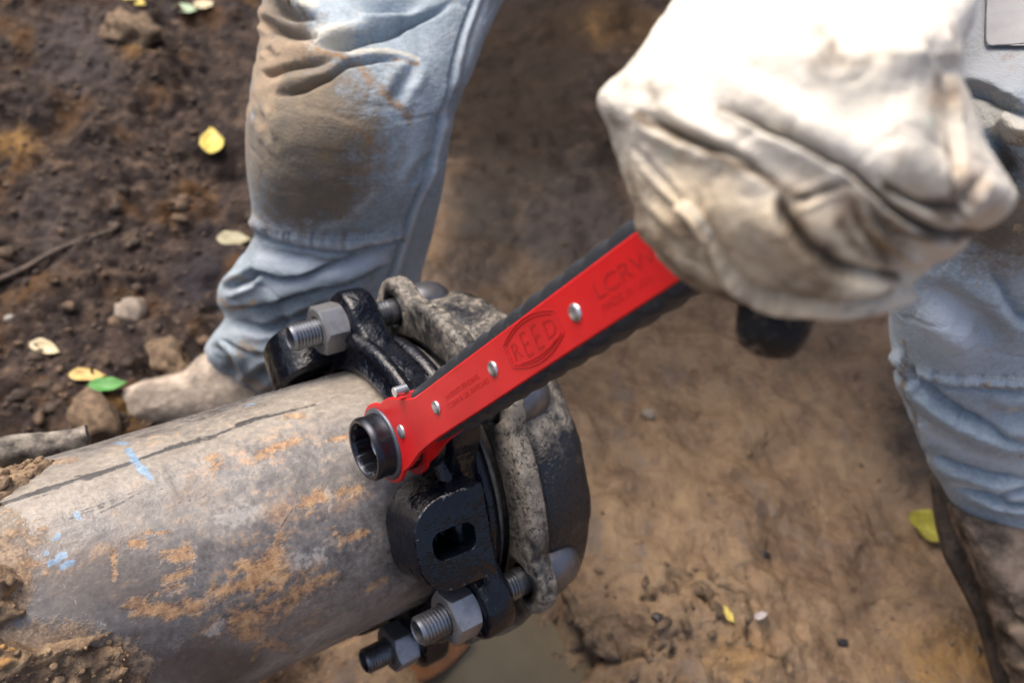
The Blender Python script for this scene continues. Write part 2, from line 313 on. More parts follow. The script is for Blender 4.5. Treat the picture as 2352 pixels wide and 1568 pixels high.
RP = .0876; BC = .1206

# ------------------------------------------------------------------ ground
def height(X, Y):
    P = np.stack([X, Y, np.zeros_like(X)], -1)
    z = .014*fbm(P*5.0, 4, 3)+.006*fbm(P*22, 3, 9)
    px = pix(np.stack([X, Y, np.zeros_like(X)], -1))
    # rough humus on the far left
    hum = sstep(px[..., 0], 700, 450)
    z = z+hum*(.016*fbm(P*16, 4, 21)+.006*np.abs(fbm(P*60, 3, 31)))
    # far bank
    # pit walls beyond the frame, raised to block low sky light
    z = z+.10*sstep(Y, 1.55, 2.1)+.75*sstep(Y+.1*fbm(P*3, 3, 51), 1.85, 2.35)*(Y < 6)+.8*sstep(np.abs(X+.05)+.08*fbm(P*3, 3, 52), 1.32, 1.75)*sstep(Y, -.6, .0)*(1-sstep(Y, 1.85, 2.35))
    # upper left hump
    g = ground_at(120, 120); z = z+.06*np.exp(-((X-g[0])**2+(Y-g[1])**2)/.05)
    # bank from which the pipe comes out
    s = (X-CW[0])*AW[0]+(Y-CW[1])*AW[1]; s /= math.hypot(AW[0], AW[1]); n_ = (X-CW[0])*-AW[1]+(Y-CW[1])*AW[0]; n_ /= math.hypot(AW[0], AW[1])
    tt = -s
    wob = .03*fbm(P*9, 3, 44)
    zax = CW[2]+(-tt)*AW[2]
    bank = sstep(tt+wob, .335, .47)
    z = z+bank*.30*np.exp(-(np.maximum(np.abs(n_)-.14, 0)/.22)**2)
    # bell hole under the joint with a puddle
    g = ground_at(1190, 1520); z = z-.035*np.exp(-(((X-g[0])/.11)**2+((Y-g[1])/.07)**2))
    # ragged clay ledge right of the joint
    g = ground_at(1420, 1440); d = (X-g[0])*.3+(Y-g[1])*1.0
    z = z+.018*sstep(d+.02*fbm(P*18, 3, 5), -.01, .03)*np.exp(-(((X-g[0])/.16)**2+((Y-g[1])/.13)**2))
    q = sstep(px[..., 1], 1230, 1420)*sstep(px[..., 0], 1150, 1330)*sstep(px[..., 0], 2000, 1650)
    rn = np.abs(fbm(P*17+np.array([3.1, 0, 0]), 6, 71, .6)); z = z+q*(.012*(1-np.clip(rn*3.0, 0, 1)**.6)*-1+.008+.006*fbm(P*45, 4, 77, .6))
    q2 = sstep(px[..., 0], 900, 1300); rn = np.abs(fbm(P*np.array([26, 17, 1]), 3, 91)); z = z-q2*sstep(px[..., 1], 500, 900)*.0025*np.clip(1-rn*7, 0, 1)
    return z
def axis(lo, hi, step, far, n):
    core = np.arange(lo, hi+1e-6, step); k = np.geomspace(step, far, n)
    return np.concatenate([lo-np.cumsum(k)[::-1], core, hi+np.cumsum(k)])
gx = axis(-1.05, 1.0, .0034, 9, 60); gy = axis(.12, 2.0, .0034, 9, 60)
GX, GY = np.meshgrid(gx, gy); GZ = height(GX, GY)
gv = np.stack([GX, GY, GZ], -1).reshape(-1, 3); gp = pix(gv)
front = C_(gv)[:, 2] < -.05
def ell(P, cx, cy, rx, ry, rot=0.0):
    c, s = math.cos(math.radians(rot)), math.sin(math.radians(rot)); x, y = P[:, 0]-cx, P[:, 1]-cy
    u, v = (x*c+y*s)/rx, (-x*s+y*c)/ry; return np.clip(1.25-np.sqrt(u*u+v*v)*.75, 0, 1.1)
def mx(*a):
    r = a[0]
    for b in a[1:]: r = np.maximum(r, b)
    return r
cl = sstep(gp[:, 0], 560, 900)*sstep(gp[:, 1], 120, 620); cl = np.maximum(cl, .22*sstep(gp[:, 0], 800, 1200)); cl[~front] = .5
oc = mx(ell(gp, 2200, 1500, 190, 90), ell(gp, 1010, 1530, 90, 50), ell(gp, 240, 960, 90, 60), ell(gp, 1380, 60, 160, 60), ell(gp, 1700, 1500, 100, 70)*.8, ell(gp, 40, 330, 90, 50)*.8, ell(gp, 300, 100, 60, 45)*.8)
gy_ = mx(ell(gp, 1330, 180, 80, 80), 1.2*ell(gp, 1330, 470, 130, 170), 1.2*ell(gp, 1260, 530, 100, 90), .9*ell(gp, 1080, 640, 120, 60), ell(gp, 1540, 860, 110, 60)*.55, ell(gp, 1480, 600, 90, 120)*.8, ell(gp, 1700, 880, 260, 80)*.4, ell(gp, 180, 120, 110, 120), ell(gp, 120, 520, 110, 120)*.8)
soil_shade = mx(ell(gp, 1170, 260, 110, 330, 10), ell(gp, 1500, 130, 120, 100)*.7, ell(gp, 2110, 1000, 110, 240, -25)*.8, ell(gp, 1340, 330, 70, 200)*.7, ell(gp, 1900, 800, 200, 120)*.5)  # worker's body shade between and beside the legs, painted into the soil colour
pn = np.stack([gv[:, 0], gv[:, 1], gv[:, 0]*0], -1)
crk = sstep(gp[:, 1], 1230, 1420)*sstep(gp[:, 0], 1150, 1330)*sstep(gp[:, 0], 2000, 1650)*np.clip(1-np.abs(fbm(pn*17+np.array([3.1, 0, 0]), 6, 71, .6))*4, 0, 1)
soil_shade = np.maximum(soil_shade, crk); soil_shade = np.maximum(soil_shade, mx(1.1*ell(gp, 1210, 180, 210, 330, 12), .95*ell(gp, 1120, 430, 120, 220, 8), .8*ell(gp, 1400, 260, 140, 260), .75*ell(gp, 1420, 60, 150, 120)))  # clay gaps darkened, and more painted body shade between the legs
for arr in (oc, gy_, soil_shade): arr[~front] = 0
g_o = mesh('ground', gv, gridfaces(len(gy), len(gx), False), MAT['ground'], attrs=dict(clay=cl, ochre=oc, grey=gy_, dark=soil_shade))
props(g_o, kind='structure')
def hz(x, y): return float(height(np.array([x]), np.array([y]))[0])
def gpt(px, py, dz=0.0):
    g = ground_at(px, py)
    for _ in range(4): g = ground_at(px, py, hz(g[0], g[1]))
    g[2] += dz; return g

# puddle
g = gpt(1200, 1520); m = NB('muddy_water'); a_ = m.noise(30, 4, .6)
MAT['water'] = m.out(m.mix(a_, (.11, .088, .055), (.185, .15, .095)), .3, 0, m.bump(m.noise(40, 3, .5), .08, .002), .12)
th = np.linspace(0, 2*math.pi, 64, endpoint=False)
v = [[g[0], g[1], -.022]]+[[g[0]+.17*math.cos(t)*(1+.1*math.sin(3*t)), g[1]+.10*math.sin(t), -.022] for t in th]
props(mesh('puddle', v, [(0, 1+i, 1+(i+1) % 64) for i in range(64)], MAT['water']), kind='structure')

# ------------------------------------------------------------------ pipe
pipe = empty('water_pipe', Mjoint(), 'weathered grey iron pipe with rust scabs and a black streak, coming out of the soil', 'pipe')
nt_, nth = 420, 560
tz = np.linspace(-.62, -.06, nt_); tha = np.linspace(0, 2*math.pi, nth, endpoint=False)
TT, HH = np.meshgrid(tz, tha, indexing='ij')
PP = np.stack([np.cos(HH)*RP, np.sin(HH)*RP, TT], -1).reshape(-1, 3)
rr = RP+.0006*fbm(PP*np.array([18, 18, 8]), 4, 11)+.0002*fbm(PP*90, 3, 12)
pv = np.stack([np.cos(HH.ravel())*rr, np.sin(HH.ravel())*rr, TT.ravel()], -1)
th_c = math.atan2(-(CJ@E1), -(CJ@E0))
U = np.stack([((HH.ravel()-th_c+math.pi) % (2*math.pi)-math.pi)*RP, TT.ravel()], -1)    # unrolled surface in metres
def pu(x, y):
    h, t = cylhit(x, y, RP); return np.array([((h-th_c+math.pi) % (2*math.pi)-math.pi)*RP, t])
def c5(*pts): return [(.4508*x, 861.3+.4508*y) for x, y in pts]
def pstroke(pts, w):
    d, _, _ = pldist(U, np.array([pu(*p) for p in pts])); return np.clip(1.2-d/w, 0, 1.1)
rust = np.zeros(len(U)); 
for pts, w in [(((820, 930), (970, 920)), .006), (((830, 900), (960, 885)), .003), (((830, 1050), (900, 1020), (960, 1000)), .006), (((800, 1110), (900, 1080)), .005), (((670, 1200), (770, 1190)), .007),
    (((830, 1190), (900, 1190), (1000, 1180)), .008), (((850, 1230), (900, 1200)), .006), (((580, 900), (585, 1030)), .003), (((670, 855), (730, 860)), .004), (((1100, 1090), (1250, 1070), (1330, 990)), .007),
    (((1300, 1060), (1380, 900), (1420, 850)), .010), (((1320, 1130), (1450, 1050)), .006), (((1550, 640), (1630, 600)), .010), (((1330, 400), (1500, 340)), .006), (((1080, 420), (1110, 450)), .008),
    (((1700, 780), (1730, 830), (1860, 800)), .005), (((1200, 1250), (1450, 1200), (1550, 1080)), .012), (((1470, 210), (1550, 210)), .005), (((1200, 1000), (1350, 950)), .010), (((1450, 1160), (1700, 1000)), .007),
    (((1750, 590), (1840, 570)), .006), (((1700, 330), (1760, 310)), .005), (((150, 960), (100, 1080), (60, 1200)), .010), (((1880, 1090), (1960, 1040)), .006), (((1240, 1300), (1500, 1400)), .010), (((740, 800), (870, 800)), .002), (((1290, 1450), (1310, 1400)), .004)]:
    rust = np.maximum(rust, pstroke(c5(*pts), w))
black = np.zeros(len(U))
for pts, w in [(((-20, 665), (200, 590), (460, 505), (640, 455), (860, 372), (1080, 310), (1300, 230), (1600, 150)), .0024), (((850, 372), (960, 345), (1080, 310)), .0050), (((1220, 250), (1400, 200)), .0034), (((450, 520), (560, 480), (640, 455)), .0046), (((200, 580), (290, 560)), .0036), (((380, 515), (480, 500)), .0020),
    (((330, 740), (600, 640)), .0010), (((320, 810), (470, 720), (600, 660), (780, 560)), .0009), (((420, 690), (700, 590)), .0009), (((750, 620), (880, 550)), .0006), (((900, 500), (1030, 460)), .0008), (((1430, 770), (1580, 560)), .0007), (((1300, 1050), (1400, 930)), .0005)]:
    black = np.maximum(black, pstroke(c5(*pts), w)*(1.0 if w > .0015 else .72))
blue = np.zeros(len(U))
for pts, w in [(((600, 345), (650, 350)), .004), (((650, 380), (700, 450), (770, 530)), .0042), (((1255, 155), (1300, 145)), .003), (((800, 305), (815, 303)), .0012), (((385, 700), (405, 730)), .0022), (((270, 835), (300, 830)), .0022), (((285, 812), (305, 810)), .0016),
    (((262, 955), (285, 945)), .0030), (((300, 930), (325, 915)), .0030), (((335, 965), (365, 958)), .0030), (((315, 985), (322, 975)), .0024), (((235, 900), (236, 905)), .002)]:
    blue = np.maximum(blue, pstroke(c5(*pts), w))
pale = np.zeros(len(U))
for pts, w in [(((305, 1035), (350, 1110), (430, 1210), (560, 1290)), .0010), (((1000, 860), (990, 1080)), .0010), (((1650, 570), (1690, 620)), .004), (((1080, 1320), (1130, 1260)), .006), (((1150, 740), (1280, 680)), .012), (((1010, 870), (1040, 790)), .0008), (((1660, 740), (1690, 640)), .0012), (((1520, 930), (1640, 900)), .012)]:
    pale = np.maximum(pale, pstroke(c5(*pts), w))
stainf = .8*mx(.85*pstroke(c5((1300, 1000), (1500, 720), (1650, 620)), .045), .8*pstroke(c5((1150, 1200), (1350, 1150), (1600, 1050)), .03), .5*pstroke(c5((900, 1000), (1500, 1300)), .05), .55*pstroke(c5((1100, 420), (1600, 330)), .03), .35*pstroke(c5((300, 950), (900, 750)), .05))
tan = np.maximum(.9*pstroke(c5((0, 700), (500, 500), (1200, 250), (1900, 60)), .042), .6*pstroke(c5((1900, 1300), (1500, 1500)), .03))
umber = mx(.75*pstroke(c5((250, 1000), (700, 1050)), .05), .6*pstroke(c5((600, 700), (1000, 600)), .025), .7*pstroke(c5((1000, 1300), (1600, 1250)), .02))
darkp = mx(.75*pstroke(c5((650, 1480), (900, 1450), (1150, 1540)), .03), .85*pstroke(c5((750, 1440), (1000, 1420), (1250, 1480)), .022), .7*pstroke(c5((620, 1330), (900, 1300)), .010), pstroke([(1010, 1358), (850, 1450), (640, 1560)], .010)*.8)  # last stroke paints shading along the pipe's lower edge
soilm = mx(pstroke(c5((0, 900), (60, 1000), (60, 1150)), .016), pstroke(c5((0, 1400), (300, 1400), (500, 1450), (640, 1500)), .022), .9*pstroke(c5((0, 480), (200, 450), (370, 430)), .008), .55*pstroke(c5((0, 700), (100, 850)), .02))
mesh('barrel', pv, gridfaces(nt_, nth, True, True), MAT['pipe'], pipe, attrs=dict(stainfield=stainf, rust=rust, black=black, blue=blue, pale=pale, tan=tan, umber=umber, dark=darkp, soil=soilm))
vv, ff = revolve([(RP, -.06), (RP-.008, -.06), (RP-.008, -.12)], 64); mesh('cut_end', vv, ff, MAT['cap'], pipe)

# soil clinging to the pipe at the left: a crust grown on its surface
def soil_crust():
    n1, n2 = 150, 260
    t = np.linspace(-.56, -.235, n1); h = np.linspace(th_c-2.3, th_c+2.3, n2); T, Hh = np.meshgrid(t, h, indexing='ij')
    u = np.stack([((Hh.ravel()-th_c+math.pi) % (2*math.pi)-math.pi)*RP, T.ravel()], -1)
    edge = c5((-60, 400), (60, 420), (330, 425), (260, 470), (120, 560), (-10, 680), (20, 720), (30, 880), (130, 960), (150, 1030), (110, 1110), (100, 1230), (20, 1270), (40, 1310), (280, 1350), (480, 1350), (620, 1290), (680, 1400), (720, 1568))
    eu = np.array([pu(*p) for p in edge]); o = np.argsort(eu[:, 0]); te = np.interp(u[:, 0], eu[o, 0], eu[o, 1])
    P3 = np.stack([np.cos(Hh.ravel())*RP, np.sin(Hh.ravel())*RP, T.ravel()], -1)
    d = te-u[:, 1]+.006*fbm(P3*120, 3, 5)
    k = sstep(d, -.002, .010)
    thick = k*(.005+.0035*fbm(P3*70, 4, 6)+.005*np.abs(fbm(P3*190, 3, 7)))+.012*sstep(d, .03, .14)-.004*(1-k)
    nearu = pu(*c5((40, 1250))[0])[0]; faru = pu(*c5((150, 520))[0])[0]; w_ = np.clip((u[:, 0]-faru)/(nearu-faru), 0, 1); thick = np.where(thick > 0, thick*(.35+.65*w_), thick)
    r = RP+thick; return np.stack([np.cos(Hh.ravel())*r, np.sin(Hh.ravel())*r, T.ravel()], -1), gridfaces(n1, n2, False, True), d
sv, sf, sdist = soil_crust()
n_ = NB('crumbly_soil'); b_ = n_.noise(120, 6, .65); c_ = n_.noise(500, 3, .6); d_ = n_.noise(25, 4, .6)
cc = n_.ramp(b_, [(.3, (.085, .055, .038)), (.5, (.20, .138, .085)), (.7, (.34, .245, .15))]); cc = n_.mix(n_.math('MULTIPLY', n_.ss(d_, .5, .65), .6), cc, (.075, .055, .045)); cc = n_.mix(n_.math('MULTIPLY', n_.ss(n_.noise(60, 3, .5), .62, .7), .7), cc, (.42, .22, .06))
MAT['crumb'] = n_.out(cc, .85, 0, n_.bump(c_, .6, .002, n_.bump(b_, .6, .005)), .25)
so_ = mesh('soil_crust', sv, sf, MAT['crumb'], M=Mjoint()); props(so_, 'crumbly brown soil clinging to the near end of the pipe', 'soil', kind='stuff')

# ------------------------------------------------------------------ lumps: crumbs and clods
ico = bmesh.new(); bmesh.ops.create_icosphere(ico, subdivisions=2, radius=1); ICO_V = np.array([x.co[:] for x in ico.verts]); ICO_F = np.array([[q.index for q in f.verts] for f in ico.faces]); ico.free()
ico = bmesh.new(); bmesh.ops.create_icosphere(ico, subdivisions=3, radius=1); ICO3_V = np.array([x.co[:] for x in ico.verts]); ICO3_F = np.array([[q.index for q in f.verts] for f in ico.faces]); ico.free()
def lump(center, r, seed, sq=(1, 1, .7), amp=.3, fine=False):
    V, Fc = (ICO3_V, ICO3_F) if fine else (ICO_V, ICO_F)
    off = seed*7.13; k = 1+amp*fbm(V*1.9+off, 3, 2); q = V*k[:, None]*np.array(sq)*r; a = seed*2.4; c, s = math.cos(a), math.sin(a)
    q = q@np.array([[c, -s, 0], [s, c, 0], [0, 0, 1]]).T; return q+np.asarray(center), Fc
def lumps(name, items, mat, **kw):
    vs, fs, n = [], [], 0
    for it in items:
        v, f = lump(*it); vs.append(v); fs.append(f+n); n += len(v)
    return props(mesh(name, np.concatenate(vs), np.concatenate(fs), mat), kind='stuff', **kw)
it1, it2, it3 = [], [], []
k = 0
while k < 1900:
    px, py = RNG.uniform(-150, 720), RNG.uniform(-200, 1100)
    if px > 480 and RNG.random() < .5: continue
    g = ground_at(px, py); z = hz(g[0], g[1]); r = .0020*math.exp(RNG.normal(0, .7)); r = min(r, .011)
    (it1 if RNG.random() < .6 else it2).append(((g[0], g[1], z+r*.3), r, k, (1, RNG.uniform(.6, 1), .65), .35)); k += 1
for k in range(420):
    px, py = RNG.uniform(1150, 2350), RNG.uniform(300, 1700)
    if not (py > 1350 or RNG.random() < .35): continue
    g = ground_at(px, py); z = hz(g[0], g[1]); r = min(.0014*math.exp(RNG.normal(0, .6)), .005); it3.append(((g[0], g[1], z+r*.3), r, k, (1, .8, .6), .3))
lumps('soil_clods', it1, MAT['clod'], label='dark damp soil clods scattered over the left ground', cat='soil')
lumps('soil_crumbs', it2, MAT['crumbdark'], label='lighter brown soil crumbs scattered over the left ground', cat='soil')
for k in range(90):
    px, py = RNG.uniform(1240, 1720), RNG.uniform(1330, 1640); g = ground_at(px, py); z = hz(g[0], g[1]); r = min(.0022*math.exp(RNG.normal(0, .7)), .010); it3.append(((g[0], g[1], z+r*.1), r, k, (1.3, .8, .5), .5))
lumps('clay_crumbs', it3, MAT['clod2'], label='small clay crumbs scattered over the tan ground', cat='soil')
it4 = []
Mj = np.array(Mjoint())
for k in range(5000):
    i = RNG.integers(len(sv))
    if sdist[i] < -.006 or sdist[i] > .10 or sv[i, 2] < -.50: continue
    p = sv[i]@Mj[:3, :3].T+Mj[:3, 3]; r = min(.0010*math.exp(RNG.normal(0, .6)), .0048); it4.append((p, r, k, (1, .85, .8), .35))
lumps('pipe_soil_crumbs', it4, MAT['crumb'], label='loose crumbs of soil lying on the crust over the pipe', cat='soil')

# ------------------------------------------------------------------ gland (retainer ring)
def smoothring(r, k=3):
    for _ in range(k): r = .25*np.roll(r, 1)+.5*r+.25*np.roll(r, -1)
    return r
def eared(base, ear, n=480, bumps=range(6), k=4):
    th = np.linspace(0, 2*math.pi, n, endpoint=False); r = np.full(n, base)
    for b in bumps:
        d = (th-b*math.pi/3+math.pi) % (2*math.pi)-math.pi; disc = ear**2-(BC*np.sin(d))**2
        rc = np.where((disc > 0) & (np.abs(d) < .6), BC*np.cos(d)+np.sqrt(np.maximum(disc, 0)), 0); r = np.maximum(r, rc)
        # web from ear to ring
        r = np.maximum(r, np.where(np.abs(d) < .36, base+(BC+.006-base)*sstep(.36-np.abs(d), 0, .22), 0))
    return th, smoothring(r, k)
gland = empty('retainer_gland', Mjoint(), 'glossy black retainer ring with ears and wedge housings clamped around the pipe end', 'pipe gland')
th, ro = eared(.111, .0235)
def ringat(r, z): return np.stack([r*np.cos(th), r*np.sin(th), np.full(len(th), z)], -1)
ri = np.full(len(th), RP+.0015)
R_ = [ringat(ri, -.108), ringat(ri, -.131), ringat(ri+.006, -.134), ringat(ri*.3+ro*.7-.004, -.1285), ringat(ro-.004, -.1275), ringat(ro-.0012, -.1262), ringat(ro, -.1235), ringat(ro, -.110), ringat(ro-.0012, -.1072), ringat(ro-.004, -.106), ringat(np.full(len(th), .1025), -.1055), ringat(np.full(len(th), .1005), -.092), ringat(ri, -.092)]
vv, ff = rings(R_); fixnormals(mesh('ring', vv, ff, MAT['gland'], gland, sharp=50))
vv, ff = revolve([(.101, -.1052), (.1065, -.103), (.1085, -.0985), (.1065, -.094), (.101, -.092)], 160); mesh('ridge', vv, ff, MAT['gland'], gland)
vv, ff = revolve([(.111, -.133), (.1155, -.1315), (.1175, -.128), (.116, -.124), (.111, -.122)], 200); mesh('collar', vv, ff, MAT['gland'], gland)
def lug(ang):
    # block with a slot in its top; local x = radial, y = tangential, z = pipe axis
    n = 120; ph = np.linspace(0, 2*math.pi, n, endpoint=False); zc = -.1405
    def outline(hy, z0, z1, rc0, rc1):
        out = []
        for p in ph:
            dz, dy = math.cos(p), math.sin(p); lo, hi = 0, .1
            for _ in range(34):
                m_ = (lo+hi)/2; z = dz*m_; y = dy*m_; rc = rc0 if z < 0 else rc1
                zz = (-z if z < 0 else z); lim = z0 if z < 0 else z1
                qx, qy = max(zz-(lim-rc), 0), max(abs(y)-(hy-rc), 0); ins = (math.hypot(qx, qy) <= rc) and zz <= lim and abs(y) <= hy
                if ins: lo = m_
                else: hi = m_
            out.append(lo)
        return np.array(out)
    o1 = outline(.0298, .0245, .024, .0225, .002); o0 = outline(.0325, .0262, .024, .024, .002); hs = outline(.0088, .0138, .0138, .0062, .0062)
    def rg(r, x): return np.stack([np.broadcast_to(x, (n,)), r*np.sin(ph), zc+r*np.cos(ph)], -1)
    def top(r): return .1262+.10*np.maximum(r*np.cos(ph)+.0245, 0)
    return rings([rg(hs*.55, .097), rg(hs*.97, .099), rg(hs, .1225), rg(hs+.0002, top(hs)-.0004), rg(hs+.0007, top(hs)), rg(o1-.0013, top(o1)), rg(o1-.0006, top(o1)-.0003), rg(o1, top(o1)-.0012), rg(o1+.0001, top(o1)-.0026), rg(o0, .0935), rg(o0-.003, .0905), rg(o0*.5, .0895)])
for k, ang in enumerate((92, -28, 212)):
    vv, ff = lug(ang); a = math.radians(ang); Rm = np.array([[math.cos(a), -math.sin(a), 0], [math.sin(a), math.cos(a), 0], [0, 0, 1]])
    wearv = np.zeros(len(vv)); wearv[120*5:120*8] = 1.0*np.tile((np.cos(np.linspace(0, 2*math.pi, 120, endpoint=False)) < .55), 3); wearv[120*3:120*4] = .6
    o = fixnormals(mesh('wedge_housing', vv@Rm.T, ff, MAT['gland'], gland, sharp=28, attrs=dict(wear=wearv)))
    if k == 0: o['label'] = 'wedge housing facing up with an empty oval slot in its top'
    # ribs on both sides of the slot
vv, ff = revolve([(RP+.001, -.087), (.1000, -.087), (.1008, -.089), (.1000, -.0935), (RP+.001, -.0935)], 160); mesh('gasket_lip', vv, ff, MAT['gasket'], gland)

# ------------------------------------------------------------------ end cap with flange
cap = empty('end_cap', Mjoint(), 'dusty black cast iron end cap with an eared flange behind the shiny ring', 'pipe fitting')
th, ro = eared(.1315, .0245, k=10)
ri = np.full(len(th), .1015)
R_ = [ringat(ri, -.0727), ringat(ri, -.0835), ringat(ri+.003, -.0855), ringat(ro-.004, -.0862), ringat(ro-.001, -.0852), ringat(ro, -.083), ringat(ro, -.0752), ringat(ro-.001, -.0735), ringat(ro-.005, -.0727), ringat(ri, -.0727)]
vv, ff = rings(R_); vv = vv+0.0003*np.stack([fbm(vv*70, 3, 1), fbm(vv*70, 3, 2), fbm(vv*70, 3, 3)], -1)
fl = fixnormals(mesh('flange', vv, ff, MAT['cap'], cap, sharp=60, attrs=dict(dust=.72+.35*fbm(vv*22, 3, 8))))
cut_v, cut_f, nn = [], [], 0
for k in range(6):
    c, s = BC*math.cos(k*math.pi/3), BC*math.sin(k*math.pi/3); t_ = np.linspace(0, 2*math.pi, 32, endpoint=False)
    dx, dy = .0125*np.cos(t_), .0125*np.sin(t_)
    for z in (-.2, 0): cut_v.append(np.stack([c+dx, s+dy, np.full(32, z)], -1))
    cut_f += [[nn+i, nn+(i+1) % 32, nn+32+(i+1) % 32, nn+32+i] for i in range(32)]+[list(range(nn+31, nn-1, -1)), list(range(nn+32, nn+64))]; nn += 64
cutter = mesh('cutter', np.concatenate(cut_v), cut_f, None, M=Mjoint())
md = fl.modifiers.new('holes', 'BOOLEAN'); md.object = cutter; md.operation = 'DIFFERENCE'; md.solver = 'EXACT'
dg = bpy.context.evaluated_depsgraph_get(); nm = bpy.data.meshes.new_from_object(fl.evaluated_get(dg)); fl.modifiers.clear(); fl.data = nm; bpy.data.objects.remove(cutter)
vv, ff = revolve([(.1015, -.0732), (.116, -.0730), (.1215, -.0705), (.1243, -.0665), (.1253, -.060), (.1258, -.050), (.1256, -.0395), (.1245, -.034), (.1215, -.030), (.115, -.0275), (.10, -.026), (.05, -.0255), (.0005, -.0255)], 200)
vv = vv+0.0008*np.stack([fbm(vv*40, 3, 1), fbm(vv*40, 3, 2), fbm(vv*40, 3, 3)], -1)
mesh('bell', vv, ff, MAT['cap'], cap, attrs=dict(dust=.52+.75*fbm(vv*14, 3, 18)))
vv, ff = revolve([(.1012, -.0668), (.1012, -.0845)], 120); mesh('socket_bore', vv, ff, MAT['cap'], cap)

# ------------------------------------------------------------------ T bolts with nuts
def hexr(ph, ap): 
    q = (ph+math.pi/6) % (math.pi/3)-math.pi/6; return ap/np.cos(q)
def nut_mesh(z0, z1, ap=.01588, rot=0):
    n = 96; ph = np.linspace(0, 2*math.pi, n, endpoint=False); h = hexr(ph, ap)
    def rg(r, z): r = np.broadcast_to(r, (n,)); return np.stack([r*np.cos(ph+rot), r*np.sin(ph+rot), np.broadcast_to(z, (n,))], -1)
    dz = np.maximum(h-.0154, 0)*.62; hh = h-np.maximum(h-.0179, 0)*.5
    return rings([rg(.0094, z0+.0015), rg(.0105, z0), rg(.0154, z0), rg(hh, z0+dz), rg(hh, z1-dz), rg(.0154, z1), rg(.0094, z1)])
def bolt_mesh():
    pr = [(.0001, -.1585), (.0066, -.1585), (.0069, -.1652), (.0078, -.1660), (.0085, -.1650)]
    z = -.1640
    while z < -.093: pr += [(.0095, z), (.0095, z+.0004), (.0084, z+.0011), (.0084, z+.0014)]; z += .0024
    pr += [(.0095, z), (.0095, -.058)]
    return revolve(pr, 48)
def head_mesh():
    pr = [(.0001, -.0722), (.0150, -.0722), (.0158, -.0705), (.0160, -.0600), (.0156, -.0530), (.0140, -.0478), (.0108, -.0440), (.006, -.0422), (.0001, -.0418)]
    n = 64; th = np.linspace(0, 2*math.pi, n, endpoint=False); v = []
    for r, z in pr: v.append(np.stack([r*np.cos(th)*1.0, r*np.sin(th)*1.15, np.full(n, z)], -1))
    return np.concatenate(v), gridfaces(len(pr), n)
bl = ['steel bolt with hex nut at the top of the joint by the trouser leg', 'steel bolt whose nut sits in the ratchet socket, rounded head behind the red handle', 'steel bolt with large hex nut below the slotted housing, rounded head in full view',
      'darker bolt and nut lowest under the pipe, beside the puddle', None, None]
BV, BF = bolt_mesh(); HV, HF = head_mesh()
for k in range(4):
    a = k*math.pi/3; o_ = CW+BC*(math.cos(a)*E0W+math.sin(a)*E1W); X_ = math.cos(a)*E0W+math.sin(a)*E1W; Y_ = -math.sin(a)*E0W+math.cos(a)*E1W
    b = empty('clamp_bolt', frame(o_, X_, Y_, AW), bl[k], 'bolt', 'bolts clamping the ring to the flange')
    mesh('shank', BV, BF[:, ::-1], MAT['thread'], b, sharp=40); mesh('bolt_head', HV, HF, MAT['head'], b, sharp=50)
    z0 = -.1462
    vv, ff = nut_mesh(z0, -.1278, rot=[.16, .3, .20, .35][k]); fixnormals(mesh('nut', vv, ff, MAT['steel'], b, sharp=28))

# ------------------------------------------------------------------ ratchet wrench
OW_c = CJ+A*-.162+BC*(math.cos(math.pi/3)*E0+math.sin(math.pi/3)*E1)
d_ = ray(1514, 584); d_ = d_*(((CJ+A*-.162)@A)/(d_@A)); WX = d_-OW_c; WX -= A*(WX@A); WX /= np.linalg.norm(WX); WZ = -A; WY = np.cross(WZ, WX)
MW = frame(W(OW_c), Wd(WX), Wd(WY), Wd(WZ))
wr = empty('ratchet_wrench', MW, 'ratchet wrench with red plates, black rubber grip edges and a socket on the joint nut', 'wrench')
LEN = .352
def plate_outline():
    p = []
    R0 = .0245
    for t in np.linspace(math.radians(58), math.radians(302), 60): p.append((R0*math.cos(t), R0*math.sin(t)))
    p += [(.0205, -.0262), (.030, -.0225), (.040, -.0182)] if False else []
    low = spl([(R0*math.cos(math.radians(302)), R0*math.sin(math.radians(302))), (.024, -.0198), (.040, -.0165), (.052, -.0152), (.070, -.0142)], 6)[1:]
    p += [tuple(q) for q in low]
    p += [(.120, -.0136), (.202, -.0122), (.277, -.0112), (LEN-.012, -.0112)]
    for t in np.linspace(-math.pi/2, math.pi/2, 20): p.append((LEN-.012+.0112*math.cos(t), .0112*math.sin(t)))
    p += [(.220, .0112), (.139, .0112), (.066, .0112)]
    up = spl([(.060, .0114), (.050, .0135), (.041, .0166), (.028, .0206), (R0*math.cos(math.radians(58)), R0*math.sin(math.radians(58)))], 6)[:-1]
    p += [tuple(q) for q in up]
    return np.array(p)
